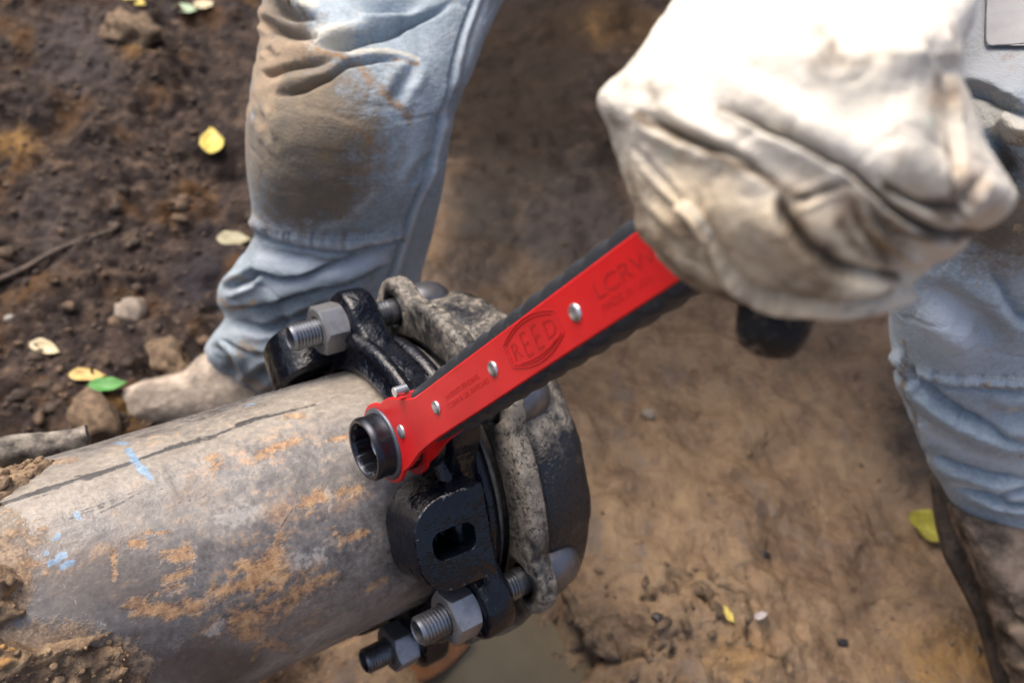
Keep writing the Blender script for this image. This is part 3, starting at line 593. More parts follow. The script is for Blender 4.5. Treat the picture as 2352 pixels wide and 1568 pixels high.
def slab(name, outl, z0, z1, mat, parent, bev=.0006):
    # flat plate with bevelled rims; outline counter-clockwise
    n = len(outl); bm = bmesh.new()
    d = np.roll(outl, -1, 0)-np.roll(outl, 1, 0); nrm = np.stack([d[:, 1], -d[:, 0]], -1); nrm /= np.linalg.norm(nrm, axis=1)[:, None]+1e-12
    ins = outl-nrm*bev
    R = [[bm.verts.new((*q, z)) for q in o_] for o_, z in ((ins, z0), (outl, z0+bev), (outl, z1-bev), (ins, z1))]
    for i in range(3):
        for j in range(n): bm.faces.new((R[i][j], R[i][(j+1) % n], R[i+1][(j+1) % n], R[i+1][j]))
    bm.faces.new(R[0][::-1]); bm.faces.new(R[3]); bmesh.ops.recalc_face_normals(bm, faces=bm.faces)
    bmesh.ops.triangulate(bm, faces=[f for f in bm.faces if len(f.verts) > 4])
    me = bpy.data.meshes.new(name); bm.to_mesh(me); bm.free(); me.materials.append(mat)
    me.polygons.foreach_set('use_smooth', [True]*len(me.polygons)); me.set_sharp_from_angle(angle=math.radians(30))
    o = bpy.data.objects.new(name, me); COL.objects.link(o); o.parent = parent; return o
PO = plate_outline()
slab('side_plate', PO, -.003, 0, MAT['red'], wr); slab('side_plate', PO, -.0185, -.0155, MAT['red'], wr)
# rubber grip: closed strip section swept round the handle with a rippled edge
def grip():
    xs = np.linspace(.0485, LEN+.006, 700); vs = []
    n = 28; ph = np.linspace(0, 2*math.pi, n, endpoint=False)
    for x in xs:
        e = sstep(x, .0485, .058); tail = math.sqrt(max(0, 1-max(0, (x-(LEN-.012))/.018)**2))
        rip = .0014*(abs(math.sin(math.pi*(x-.05)/.0165))**.7)*sstep(x, .075, .10)
        yu = (.0118+(.0163-.0118)*e+rip)*tail; yl = -(.0138+(.0150-.0138)*e+rip*1.5)*tail
        yc, hy = (yu+yl)/2, (yu-yl)/2
        cs, sn = np.cos(ph), np.sin(ph); yy = yc+hy*np.sign(sn)*np.abs(sn)**.35; zz = -.00925+.0088*np.sign(cs)*np.abs(cs)**.5
        vs.append(np.stack([np.full(n, x), yy, zz], -1))
    f = gridfaces(len(xs), n); v = np.concatenate(vs); k0 = len(v); v = np.concatenate([v, [v[:n].mean(0)], [v[-n:].mean(0)]])
    fl_ = [list(q) for q in f]+[[k0, (i+1) % n, i] for i in range(n)]+[[k0+1, k0-n+i, k0-n+(i+1) % n] for i in range(n)]
    return v, fl_
v, f = grip(); fixnormals(mesh('rubber_grip', v, f, MAT['rubber'], wr))
# ratchet body between the plates, washer, socket
vv, ff = revolve([(.0001, -.0155), (.0195, -.0155), (.0195, -.003), (.0001, -.003)], 64); mesh('gear', vv, ff, MAT['blued'], wr, sharp=40)
vv, ff = revolve([(.0192, -.001), (.0218, -.001), (.0220, .0004), (.0218, .0012), (.0208, .0016), (.0192, .0016)], 96); mesh('washer', vv, ff, MAT['washer'], wr, sharp=60)
def socket(zf, zb, rout, rin, pts):
    n = 240; ph = np.linspace(0, 2*math.pi, n, endpoint=False); q = (ph*pts/(2*math.pi)) % 1.0
    inner = rin+.0016*(np.clip(np.abs(q-.5)*2, 0, 1))**1.2*1.0
    def rg(r): return lambda z: np.stack([np.broadcast_to(r, (n,))*np.cos(ph), np.broadcast_to(r, (n,))*np.sin(ph), np.full(n, z)], -1)
    sgn_ = 1 if zf > zb else -1
    return rings([rg(np.full(n, .0195))(zb), rg(np.full(n, .0190))(zb+sgn_*.003), rg(np.full(n, rout-.0004))(zf-sgn_*.006), rg(np.full(n, rout))(zf-sgn_*.004), rg(np.full(n, rout))(zf-sgn_*.0016), rg(np.full(n, rout-.0011))(zf),
        rg(np.full(n, rin+.0024))(zf), rg(np.full(n, rin+.0019))(zf-sgn_*.0012), rg(inner)(zf-sgn_*.0022), rg(inner)(zf-sgn_*.030), rg(np.full(n, .012))(zf-sgn_*.0305)])
vv, ff = socket(.0128, .0005, .0192, .0140, 12); fixnormals(mesh('socket', vv, ff, MAT['blued'], wr, sharp=35))
vv, ff = socket(-.0300, -.0187, .0235, .0184, 12); fixnormals(mesh('socket', vv, ff, MAT['blued'], wr, sharp=35))
for x, r in ((.0304, .0042), (.0809, .0038), (.1467, .0038), (.2181, .0038), (.300, .0038), (.338, .0038)):
    vv, ff = revolve([(r, -.0002), (r, .0003), (r*.9, .0009), (r*.6, .0013), (.0001, .00145)], 40); vv = vv+np.array([x, -.0003, 0]); mesh('rivet', vv, ff, MAT['bright'], wr)
vv, ff = revolve([(.0001, .0042), (.0027, .0042), (.0030, .0039), (.0030, -.0034)], 32); mesh('pawl_pin', vv+np.array([.0490, .0190, 0]), ff[:, ::-1], MAT['bright'], wr, sharp=30)

# stamped writing
def text(name, s, x, y, size, sx=1.0, z=.00012, mat=None, font_bold=0, sy=1.0):
    cu = bpy.data.curves.new(name, 'FONT'); cu.body = s; cu.size = size; cu.align_x = 'LEFT'; cu.extrude = .00004; cu.offset = font_bold
    t = bpy.data.objects.new(name, cu); COL.objects.link(t); dg = bpy.context.evaluated_depsgraph_get(); me = bpy.data.meshes.new_from_object(t.evaluated_get(dg)); bpy.data.objects.remove(t)
    for v in me.vertices: v.co.x = x+v.co.x*sx; v.co.y = y+v.co.y*sy; v.co.z += z
    me.materials.clear(); me.materials.append(mat or MAT['redmark']); o = bpy.data.objects.new(name, me); COL.objects.link(o); o.parent = wr; return o
text('stamped_text', 'PATENTS PENDING', .0945, -.0004, .0039, 1.12, font_bold=-.00003); text('stamped_text', 'CLEAN & OIL RATCHET', .0925, -.0047, .0039, 1.15, font_bold=-.00003)
text('stamped_text', 'LCRW', .2330, -.0012, .0092, 1.45); text('stamped_text', 'MADE IN USA', .2335, -.0062, .0042, 1.2)
def stampline(pts, w=.00035, closed=False):
    p = np.array(pts, float); n = len(p); k = 6; ph = np.linspace(0, 2*math.pi, k, endpoint=False)
    d = np.gradient(p, axis=0) if not closed else np.roll(p, -1, 0)-np.roll(p, 1, 0); nr = np.stack([-d[:, 1], d[:, 0]], -1); nr /= np.linalg.norm(nr, axis=1)[:, None]+1e-12
    v = [np.concatenate([q+nn*w*math.cos(a) if False else np.stack([q[0]+nn[0]*w*np.cos(ph), q[1]+nn[1]*w*np.cos(ph), .0001+w*.8*np.sin(ph)], -1) for q, nn in [(q, nn)]]) for q, nn in zip(p, nr) for a in (0,)]
    if closed: v.append(v[0])
    V = np.concatenate(v); return V, gridfaces(len(v), k)
LX, LY = .1840, .0003
def barrel(hw, hy, hs):
    # straight sides, arched top and bottom
    top = [(x, hs+(hy-hs)*(1-(x/hw)**2)) for x in np.linspace(hw, -hw, 24)]; bot = [(x, -hs-(hy-hs)*(1-(x/hw)**2)) for x in np.linspace(-hw, hw, 24)]
    o = np.array(top+bot+[top[0]]); dens = []
    for i in range(len(o)-1):
        m_ = max(1, int(np.linalg.norm(o[i+1]-o[i])/.0008)); dens += [o[i]+(o[i+1]-o[i])*j/m_ for j in range(m_)]
    return np.array(dens)+np.array([LX, LY])
LOGO_V, LOGO_F, ln = [], [], 0
def add_line(pts, w, closed=False):
    global ln
    v, f = stampline(pts, w, closed); LOGO_V.append(v); LOGO_F.append(f+ln); ln += len(v)
add_line(barrel(.0222, .0098, .0050), .00028, True); add_line(barrel(.0202, .0084, .0044), .00026, True)
def seg(*pts):
    q = []
    for i in range(len(pts)-1):
        a_, b_ = np.array(pts[i]), np.array(pts[i+1]); m_ = max(2, int(np.linalg.norm(b_-a_)/.0006)); q += [a_+(b_-a_)*j/m_ for j in range(m_)]
    q.append(np.array(pts[-1])); return np.array(q)+np.array([LX, LY])
add_line(seg(*[(x, -.0072+.0022*(x/.017)**2) for x in np.linspace(-.014, .016, 14)]), .00026)
o = mesh('embossed_logo', np.concatenate(LOGO_V), np.concatenate(LOGO_F), MAT['red'], wr)
n_ = NB('embossed_red'); MAT['emb'] = n_.out((.37, .009, .010), .4, 0, None, .4); o.data.materials[0] = MAT['emb']
for ch, x0, hgt, yb in (('R', -.0182, .0078, -.0036), ('E', -.0088, .0118, -.0054), ('E', .0006, .0118, -.0054), ('D', .0100, .0078, -.0036)):
    text('embossed_letter', ch, LX+x0, LY+yb, .01, .0085/.0066, mat=MAT['emb'], sy=hgt/.0072, font_bold=-.0001)

# ------------------------------------------------------------------ worker
pers = empty('person', Matrix.Translation(Vector(gpt(1500, 500))), 'crouching worker in muddy faded jeans and a soiled white glove gripping the red wrench', 'person')
PM = np.array(pers.matrix_world)[:3, 3]
def pmesh(name, v, f, mat, attrs=None, **kw): return mesh(name, np.asarray(v)-PM, f, mat, pers, attrs=attrs, **kw)
def vnormals(v, f):
    a, b, c = v[f[:, 0]], v[f[:, 1]], v[f[:, 2]]; n = np.cross(b-a, c-a)
    if f.shape[1] == 4: n = n+np.cross(c-a, v[f[:, 3]]-a)
    r = np.zeros_like(v)
    for k in range(f.shape[1]): np.add.at(r, f[:, k], n)
    return r/(np.linalg.norm(r, axis=1)[:, None]+1e-15)
class Cloth:
    # mesh whose side towards the viewer can be worked with folds
    def __init__(s, v, f, facing=None):
        s.v, s.f = v.copy(), f; s.n = vnormals(v, f); s.p = pix(v); s.front = ((CAMP-v)*s.n).sum(1) > -0.02*np.linalg.norm(CAMP-v, axis=1)
        s.d = -C_(v)[:, 2]; s.at = {}; s.disp = np.zeros(len(v))
    def fold(s, pts, w, depth, kind='valley', ends=True, lip=.75):
        p = spl(pts, 6); p = p+np.stack([fbm(np.stack([p[:, 0]*.03, p[:, 1]*.03, p[:, 0]*0+q], -1), 2, 61) for q in (1.5, 7.5)], -1)*w*.35; lo, hi = p.min(0)-w*6, p.max(0)+w*6
        m = np.where(s.front & (s.p > lo).all(1) & (s.p < hi).all(1))[0]
        if not len(m): return
        d, side, al = pldist(s.p[m], p); e = np.clip(np.minimum(al, 1-al)/.32, 0, 1) if ends else 1.0; e = e*e*(3-2*e) if ends else 1.0
        x = d/w
        if kind == 'valley': h = -np.exp(-x**2)+.45*np.exp(-((x-2.0)/1.0)**2)
        elif kind == 'ridge': h = np.exp(-x**2)
        elif kind == 'groove': h = -np.exp(-x**2)
        elif kind in ('lapR', 'lapL'):       # cloth lapping over: high lip on one side, tucked in on the other
            sgn = side if kind == 'lapR' else -side
            hi_ = np.exp(-(np.maximum(x-.4, 0)/2.6)**2)*np.clip(x/.5, 0, 1); lo_ = -np.exp(-(x/1.1)**2)
            h = np.where(sgn > 0, .0+lip*hi_-.25*np.exp(-(x/.5)**2), lo_)
        s.disp[m] += depth*h*e
    def bulge(s, cx, cy, rx, ry, amt, rot=0):
        c, sn = math.cos(math.radians(rot)), math.sin(math.radians(rot)); x, y = s.p[:, 0]-cx, s.p[:, 1]-cy; u, v = (x*c+y*sn)/rx, (-x*sn+y*c)/ry
        s.disp += np.where(s.front, amt*np.exp(-(u*u+v*v)), 0)
    def apply(s): s.v = s.v+s.n*s.disp[:, None]
    def stain(s, name, val):
        s.at[name] = np.maximum(s.at.get(name, np.zeros(len(s.v))), np.where(s.front, val, 0))
    def st_line(s, name, pts, w, a=1.0):
        d, _, _ = pldist(s.p, spl(pts, 4)); s.stain(name, np.clip(1.2-d/w, 0, 1.1)*a)
    def st_ell(s, name, *e, a=1.0): s.stain(name, ell(s.p, *e)*a)

def leg(st, n1=520, n2=420, thick=.92, back=0.0):
    # stations: (y-parameter order) left x, left y, right x, right y, depth
    st = np.array(st, float); T = np.linspace(0, len(st)-1, n1); k = np.arange(len(st)); q = np.stack([interp(T, k, st[:, j]) for j in range(5)], -1)
    ph = np.linspace(0, 2*math.pi, n2, endpoint=False); out = []
    for lx, ly, rx, ry, d in q:
        L, R = at(lx, ly, d), at(rx, ry, d); c = (L+R)/2; hw = (R-L)/2; view = (CAMP-c); view /= np.linalg.norm(view); h = np.linalg.norm(hw)
        out.append(c+np.cos(ph)[:, None]*hw+np.sin(ph)[:, None]*view*h*thick)
    return np.concatenate(out), gridfaces(n1, n2)
LL = [(980, -420, 1520, -330, 1.03), (840, -250, 1420, -200, .93), (690, -120, 1290, -110, .84), (607, 0, 1165, -10, .79), (600, 90, 1112, 90, .76), (588, 165, 1080, 170, .745), (578, 260, 1046, 255, .74), (578, 340, 1030, 335, .75), (579, 420, 1020, 410, .77), (581, 490, 1004, 490, .80),
      (583, 545, 990, 550, .83), (548, 600, 972, 612, .86), (508, 650, 955, 670, .885), (500, 695, 930, 730, .905), (516, 730, 905, 775, .92), (488, 770, 870, 830, .935), (470, 805, 810, 880, .945), (495, 845, 740, 905, .955), (530, 880, 690, 925, .955)]
v, f = leg(LL); ll = Cloth(v, f)
if (ll.front.mean() < .2): pass
def zc(*pts): return [(545.5+.1465*x, .1465*y) for x, y in pts]
ll.fold(zc((560, 440), (630, 490), (900, 580), (1230, 640), (1330, 640)), 7, .011, 'groove')
ll.fold([(730, 126), (748, 113), (795, 108), (838, 94), (890, 76), (950, 48), (1010, 20), (1070, -15)], 8, .015, 'groove')
ll.fold(zc((440, 1210), (490, 1190), (800, 1100), (1200, 1010), (1580, 970)), 7, .011, 'groove')
ll.fold([(640, 232), (663, 222), (707, 210), (751, 186), (795, 152), (853, 138), (900, 134), (960, 150)], 7, .012, 'groove'); ll.bulge(690, 190, 70, 14, .004, -12); ll.bulge(850, 60, 110, 16, .005, -22); ll.bulge(690, 118, 70, 18, .004, 5)
ll.fold([(602, 40), (618, 58), (640, 73)], 9, .006); ll.fold([(610, 0), (645, 24), (699, 44), (740, 30)], 12, .012)
ll.fold([(790, -20), (846, 18), (900, 24), (990, 5)], 14, .010); ll.fold([(612, 110), (625, 125), (632, 140)], 8, .004); ll.fold([(600, 250), (625, 290), (640, 330)], 10, .004)
ll.fold([(960, 130), (930, 190), (900, 240)], 14, .005); ll.fold([(1060, 190), (1040, 240), (1000, 300)], 14, .005); ll.fold([(1000, 340), (960, 400), (945, 430)], 12, .005)
sd_pts = [(1105, -40), (1075, 40), (1050, 120), (1012, 280), (978, 400), (940, 500), (915, 570), (892, 640)]
ll.fold(sd_pts, 5, .0036, 'groove', False); ll.fold([(x+10, y) for x, y in sd_pts], 7, .0020, 'ridge', False); ll.fold([(x+26, y) for x, y in sd_pts], 4, .0012, 'groove', False)
ll.fold([(583, 512), (640, 538), (720, 552), (800, 556), (880, 547), (918, 540)], 13, .0042, 'ridge', False); ll.fold([(583, 540), (640, 560), (720, 574), (800, 578), (880, 566), (918, 556)], 6, .005, 'groove', False)
for k in range(20):
    x = 590+k*16.5+6*math.sin(k*2.3); y = 528+16*math.sin(math.pi*min(1, (x-583)/335)*.9)+4; ll.fold([(x, y-16), (x+2, y), (x+4, y+22)], 4.5, .0016+.0010*math.sin(k*1.7), 'groove')
ll.fold([(590, 566), (680, 590), (760, 602), (830, 590), (900, 566)], 13, 0.0048); ll.fold([(560, 645), (590, 625), (650, 632), (720, 620), (790, 596), (850, 580)], 10, 0.0082, 'lapL')
ll.fold([(505, 668), (540, 655), (575, 640), (600, 610)], 9, 0.0082); ll.fold([(510, 705), (600, 700), (680, 672), (770, 650), (850, 620), (920, 600)], 10, 0.0082, 'lapL'); ll.fold([(520, 735), (590, 752), (650, 745), (720, 715), (800, 690)], 10, 0.0075, 'valley')
ll.fold([(478, 785), (520, 830), (545, 880)], 11, .009); ll.fold([(500, 772), (560, 800), (620, 812), (700, 800)], 9, 0.0068, 'lapL'); ll.fold([(560, 900), (600, 860), (640, 845), (720, 840)], 12, .008)
ll.fold([(860, 660), (800, 720), (780, 790)], 16, .006); ll.fold([(600, 680), (640, 730), (650, 780)], 14, .005)
ll.bulge(690, 330, 120, 140, .012); ll.bulge(780, 85, 60, 22, .007, -10)
ll.disp += (.0013*fbm(ll.v*22, 3, 4, .5)-.0010*np.clip(1-np.abs(fbm(ll.v*np.array([9, 9, 26]), 3, 4+5))*6, 0, 1))*ll.front
ll.st_ell('mud', 690, 300, 175, 200, 12); ll.st_ell('mud', 650, 150, 100, 130); ll.st_ell('mud', 720, 440, 130, 80, -15); ll.st_ell('mud', 640, 60, 60, 90); ll.st_ell('mud', 680, 230, 200, 90, -10, a=.85)
ll.st_ell('dark', 790, 400, 55, 120, 15, a=.5); ll.st_ell('dark', 720, 490, 60, 40, a=.4); ll.st_ell('dark', 660, 20, 55, 40, a=.9); ll.st_ell('dark', 720, 50, 50, 25, a=.8); ll.st_ell('clayey', 620, 190, 40, 130, 5, a=.8); ll.st_ell('clayey', 600, 60, 30, 60, a=.8); ll.st_ell('clayey', 690, 120, 60, 25, -10, a=.9)
ll.st_ell('pale', 775, 85, 75, 34, -15, a=.8); ll.st_line('pale', [(800, 122), (900, 118), (960, 135)], 12, .7); ll.st_ell('pale', 712, 2, 22, 22)
ll.st_line('ochre', [(826, 150), (850, 185), (895, 225), (935, 268)], 26); ll.st_line('ochre', [(905, 132), (960, 146)], 9); ll.st_line('ochre', [(735, 122), (790, 135)], 9, .9); ll.st_line('ochre', [(825, 295), (850, 320), (875, 350)], 8, .7); ll.st_ell('ochre', 670, 290, 20, 15, a=.6); ll.st_ell('ochre', 760, 340, 30, 20, a=.5)
ll.st_ell('clayey', 570, 800, 40, 30, a=.5); ll.st_line('clayey', [(505, 690), (540, 710), (590, 690)], 12, .8); ll.st_line('clayey', [(500, 800), (560, 880), (620, 890)], 14, .7); ll.st_ell('clayey', 550, 640, 26, 14, a=.6)
ll.st_line('fade', [(583, 515), (640, 541), (720, 555), (800, 559), (880, 550), (918, 543)], 12, .8); ll.st_line('fade', [(x+12, y) for x, y in sd_pts], 9, .7); ll.st_line('fade', [(600, 500), (700, 510), (720, 480)], 26, .8); ll.st_line('fade', [(600, 585), (760, 612), (880, 590)], 22, .6); ll.st_line('fade', [(860, 440), (800, 500), (740, 520)], 18, .7); ll.st_line('fade', [(560, 665), (680, 650), (800, 610)], 16, .6); ll.st_line('fade', [(540, 760), (640, 775), (700, 750)], 16, .5); ll.st_line('fade', [(930, 150), (960, 240), (920, 420)], 30, .4); ll.st_line('fade', [(1120, 10), (1075, 150)], 14, .5)
ll.apply()
RL = [(1700, -420, 2250, -480, 1.02), (1900, -230, 2560, -330, .84), (2060, -90, 2700, -140, .70), (2170, 60, 2740, 20, .615), (2180, 200, 2760, 180, .585), (2150, 320, 2740, 330, .59), (2110, 430, 2690, 450, .61), (2080, 540, 2640, 570, .64), (2050, 640, 2600, 680, .67), (2044, 740, 2580, 780, .70),
      (2062, 840, 2570, 880, .725), (2085, 930, 2560, 960, .745), (2110, 1010, 2540, 1040, .765), (2150, 1090, 2520, 1130, .785), (2190, 1160, 2500, 1210, .80), (2225, 1200, 2480, 1260, .805)]
v, f = leg(RL); rl = Cloth(v, f)
rl.fold([(2170, 205), (2250, 208), (2310, 235), (2380, 275)], 14, .012, 'lapL'); rl.fold([(2250, 300), (2290, 330), (2330, 400), (2345, 460)], 26, .016, 'valley'); rl.fold([(2290, 300), (2350, 300), (2420, 340)], 14, .008, 'ridge')
rl.fold([(2060, 815), (2110, 850), (2200, 868), (2300, 876), (2420, 884)], 11, .005, 'ridge', False); rl.fold([(2060, 840), (2110, 872), (2200, 890), (2300, 896), (2420, 904)], 6, .004, 'groove', False)
rl.fold([(2070, 790), (2095, 850), (2130, 900), (2210, 960), (2300, 1005), (2400, 1040)], 13, 0.0122, 'lapR'); rl.fold([(2130, 1040), (2190, 1070), (2280, 1100), (2400, 1110)], 9, 0.0086, 'lapR'); rl.fold([(2180, 1120), (2260, 1140), (2330, 1165), (2420, 1170)], 7, 0.0072, 'lapR')
rl.fold([(2240, 1125), (2290, 1140), (2330, 1125), (2400, 1130)], 9, .006); rl.fold([(2110, 640), (2180, 690), (2250, 740), (2290, 800)], 26, .008); rl.fold([(2260, 590), (2300, 680), (2352, 740), (2420, 770)], 18, 0.0072, 'lapR'); rl.fold([(2085, 960), (2100, 1010), (2130, 1060)], 14, .006)
for k in range(18):
    x = 2075+k*17+6*math.sin(k*2.1); y = 832+44*(1-math.exp(-(x-2060)/110)); rl.fold([(x, y-16), (x+2, y), (x+4, y+22)], 5, .0016+.0010*math.sin(k*1.9), 'groove')
rl.fold([(2250, 940), (2330, 960), (2400, 950)], 18, .007)
rl.bulge(2180, 760, 80, 90, .008); rl.disp += (.0013*fbm(rl.v*22, 3, 14, .5)-.0010*np.clip(1-np.abs(fbm(rl.v*np.array([9, 9, 26]), 3, 14+5))*6, 0, 1))*rl.front
rl.st_ell('grey', 2300, 80, 220, 170); rl.st_ell('pale', 2290, 270, 80, 40, 25, a=.95); rl.st_ell('clayey', 2330, 310, 40, 30, a=.9); rl.st_ell('dark', 2300, 400, 60, 80, 30, a=1.0); rl.st_ell('mud', 2310, 520, 120, 100, a=1.0); rl.st_ell('dark', 2290, 540, 90, 60, a=.8)
rl.st_ell('fade', 2180, 740, 60, 90, -35, a=.8); rl.st_line('fade', [(2100, 960), (2200, 1030), (2352, 1080)], 24, .5); rl.st_line('fade', [(2190, 1110), (2260, 1125), (2352, 1145)], 14, .6); rl.st_line('ochre', [(2250, 875), (2300, 882), (2340, 885)], 7, .8); rl.st_ell('pale', 2330, 945, 20, 16, a=.8); rl.st_line('mud', [(2080, 780), (2090, 860), (2110, 980)], 9, .6)
rl.st_ell('dark', 2290, 1215, 90, 25, 18, a=.75); rl.st_ell('ochre', 2345, 1045, 10, 8, a=.8)
rl.apply()
# hips joined to the two legs, in one garment
def tube(pts, rad, n=48, per=10):
    p = spl(pts, per); r = interp(np.linspace(0, len(rad)-1, len(p)), np.arange(len(rad)), rad); out = []
    up = np.array([0, 0, 1.0])
    for i in range(len(p)):
        d = p[min(i+1, len(p)-1)]-p[max(i-1, 0)]; d /= np.linalg.norm(d)+1e-12; s = np.cross(d, up); 
        if np.linalg.norm(s) < .05: s = np.cross(d, [1, 0, 0])
        s /= np.linalg.norm(s); t = np.cross(s, d); ph = np.linspace(0, 2*math.pi, n, endpoint=False); out.append(p[i]+r[i]*(np.cos(ph)[:, None]*s+np.sin(ph)[:, None]*t))
    k = len(out); v = np.concatenate(out+[[p[0]], [p[-1]]]); f = [list(q) for q in gridfaces(k, n)]+[[k*n, (j+1) % n, j] for j in range(n)]+[[k*n+1, (k-1)*n+j, (k-1)*n+(j+1) % n] for j in range(n)]
    return v, f
hipL, hipR = at(1330, -430, 1.08), at(1930, -480, 1.06); hv, hf = tube([hipL+(hipL-hipR)*.15, hipL, (hipL+hipR)/2+np.array([0, .04, .03]), hipR, hipR+(hipR-hipL)*.15], [.08, .15, .175, .15, .08], 40)
allv = np.concatenate([ll.v, rl.v, hv]); allf = [list(q) for q in ll.f]+[list(q+len(ll.v)) for q in rl.f]+[[i+len(ll.v)+len(rl.v) for i in q] for q in hf]
names = set(ll.at) | set(rl.at); attrs = {k: np.concatenate([ll.at.get(k, np.zeros(len(ll.v))), rl.at.get(k, np.zeros(len(rl.v))), np.zeros(len(hv))]) for k in names}
fixnormals(pmesh('trousers', allv, allf, MAT['denim'], attrs))
# thigh pocket patch
def on_cloth(c, x, y):
    i = np.argmin(((c.p-[x, y])**2).sum(1)+np.where(c.front, 0, 1e9)); return i
def patch():
    nx, ny = 24, 20; V = []
    d0 = rl.v[on_cloth(rl, 2300, 60)]; fr = np.where(rl.front)[0]; P = pix(rl.v[fr])
    for j in range(ny):
        for i in range(nx):
            x, y = 2266+i*9, -70+j*9.2; m = fr[np.argsort(((P-[x, y])**2).sum(1))[:6]]; dep = -C_(rl.v[m])[:, 2].mean(); V.append(at(x, y, dep-.004))
    V = np.array(V); return V, gridfaces(ny, nx, False)
v, f = patch(); nn_ = len(v); n_ = NB('grey_patch_cloth'); w_ = n_.noise(600, 3, .6); MAT['patch'] = n_.out(n_.mix(n_.noise(70, 5, .6), (.30, .30, .31), (.42, .415, .41)), .9, 0, n_.bump(w_, .4, .001), .2)
back = v+(v-CAMP)/np.linalg.norm(v-CAMP, axis=1)[:, None]*.003
pmesh('knee_patch', v, f, MAT['patch'])
def seam(name, pts2d, cloth, w, mat, lift=.001):
    P = spl(pts2d, 10); fr = np.where(cloth.front)[0]; pp = pix(cloth.v[fr]); q = []
    for x, y in P:
        m = fr[np.argsort(((pp-[x, y])**2).sum(1))[:4]]; m = fr[((pp-[x, y])**2).sum(1) < 64] if name == 'glove_seam' else m; q.append(at(x, y, -C_(cloth.v[m])[:, 2].min()-lift))
    v, f = tube(np.array(q), [w, w], 8, 1); return pmesh(name, v, f, mat)
n_ = NB('dark_thread'); MAT['threadd'] = n_.out((.10, .105, .12), .8)
seam('patch_edge', [(2266, -60), (2265, 30), (2266, 98), (2300, 104), (2370, 99), (2460, 92)], rl, .0006, MAT['threadd'], .0045)

def stitches(pts, cloth, step=9, ln=5.5, off=((0, 0),)):
    P = spl(pts, 12); L = np.concatenate([[0], np.cumsum(np.linalg.norm(np.diff(P, axis=0), axis=1))]); fr = np.where(cloth.front)[0]; pp = pix(cloth.v[fr]); vs, fs, nn = [], [], 0
    for ox, oy in off:
        for a0 in np.arange(0, L[-1]-ln, step):
            q = []
            for a in (a0, a0+ln):
                x, y = np.interp(a, L, P[:, 0])+ox, np.interp(a, L, P[:, 1])+oy; m = fr[np.argsort(((pp-[x, y])**2).sum(1))[:3]]; q.append(at(x, y, -C_(cloth.v[m])[:, 2].min()-.0004))
            v, f = tube(np.array(q), [.00055, .00055], 6, 1); vs.append(np.array(v)); fs += [[i+nn for i in t] for t in f]; nn += len(v)
    o = pmesh('stitching', np.concatenate(vs), fs, MAT['stitch']); props(o, kind='stuff')
MAT['stitch'] = NB('pale_stitch_thread').out((.42, .42, .39), .85)
stitches([(586, 502), (640, 528), (720, 542), (800, 546), (880, 537), (905, 531)], ll, off=((0, 0), (0, 22)))
stitches([(x+21, y) for x, y in sd_pts[:6]], ll)
stitches([(2064, 806), (2110, 842), (2200, 859), (2300, 867), (2400, 874)], rl, 11, 7, off=((0, 0), (0, 24)))
# shoes
def inflate(outline, depth, H, n1=360, n2=90, pw=2.4, backk=1.0, center=None, soft=4):
    o = np.array(outline, float); o = np.vstack([o, o[:1]]); L = np.concatenate([[0], np.cumsum(np.linalg.norm(np.diff(o, axis=0), axis=1))]); c = np.array(center) if center is not None else o[:-1].mean(0)
    # sample the boundary by arc length, slightly rounded
    s = np.linspace(0, L[-1], n1, endpoint=False); b = np.stack([np.interp(s, L, o[:, 0]), np.interp(s, L, o[:, 1])], -1)
    for _ in range(soft): b = .25*np.roll(b, 1, 0)+.5*b+.25*np.roll(b, -1, 0)
    fr, bk = [], []
    ks = np.sin(np.linspace(0, math.pi/2, n2))          # radius fraction from centre to rim
    for k in ks[::-1][:-1]:
        q = c+(b-c)*k; d = np.array([depth(x, y) for x, y in q]); h = H*(1-k**pw)**.5
        R_ = np.stack([(q[:, 0]-1176)/F, (784-q[:, 1])/F, -np.ones(len(q))], -1)
        fr.append(W(R_*(d-h)[:, None]))
        if k < .9999: bk.append(W(R_*(d+h*backk)[:, None]))
    d = depth(*c); fc, bc = at(*c, d-H), at(*c, d+H*backk); n = n1
    v = np.concatenate(fr+bk+[[fc], [bc]]); a = len(fr); fcs = [gridfaces(a, n)]; bi = a*n
    g2 = gridfaces(len(bk), n, True, True)+bi; fcs.append(g2); j = np.arange(n); j2 = (j+1) % n
    fcs.append(np.stack([j2, j, bi+j, bi+j2], -1)[:, ::-1][:, ::-1])
    F_ = np.concatenate(fcs); fi, bi2 = len(v)-2, len(v)-1
    tri = [[(a-1)*n+k, (a-1)*n+(k+1) % n, fi] for k in range(n)]+[[bi+(len(bk)-1)*n+(k+1) % n, bi+(len(bk)-1)*n+k, bi2] for k in range(n)]
    F4 = np.concatenate([F_, np.array([[t[0], t[1], t[2], t[2]] for t in tri])]); return v, F4
def clean(f): return [list(q) if q[2] != q[3] else [q[0], q[1], q[2]] for q in f]
v, f = inflate([(236, 925), (262, 893), (330, 872), (420, 852), (462, 812), (520, 800), (600, 830), (660, 880), (650, 960), (500, 985), (330, 990), (262, 975)], lambda x, y: .965+.00002*(x-400), .042, 200, 40, 2.6)
c = Cloth(v, f); c.disp += (.003*fbm(c.v*24, 3, 8, .5))*c.front; c.fold([(300, 880), (330, 920), (335, 980)], 8, .005); c.fold([(420, 850), (440, 890), (430, 940)], 14, .006); c.fold([(470, 830), (490, 880), (480, 940)], 12, .006); c.apply(); fixnormals(pmesh('shoe', c.v, clean(f), MAT['shoe']))
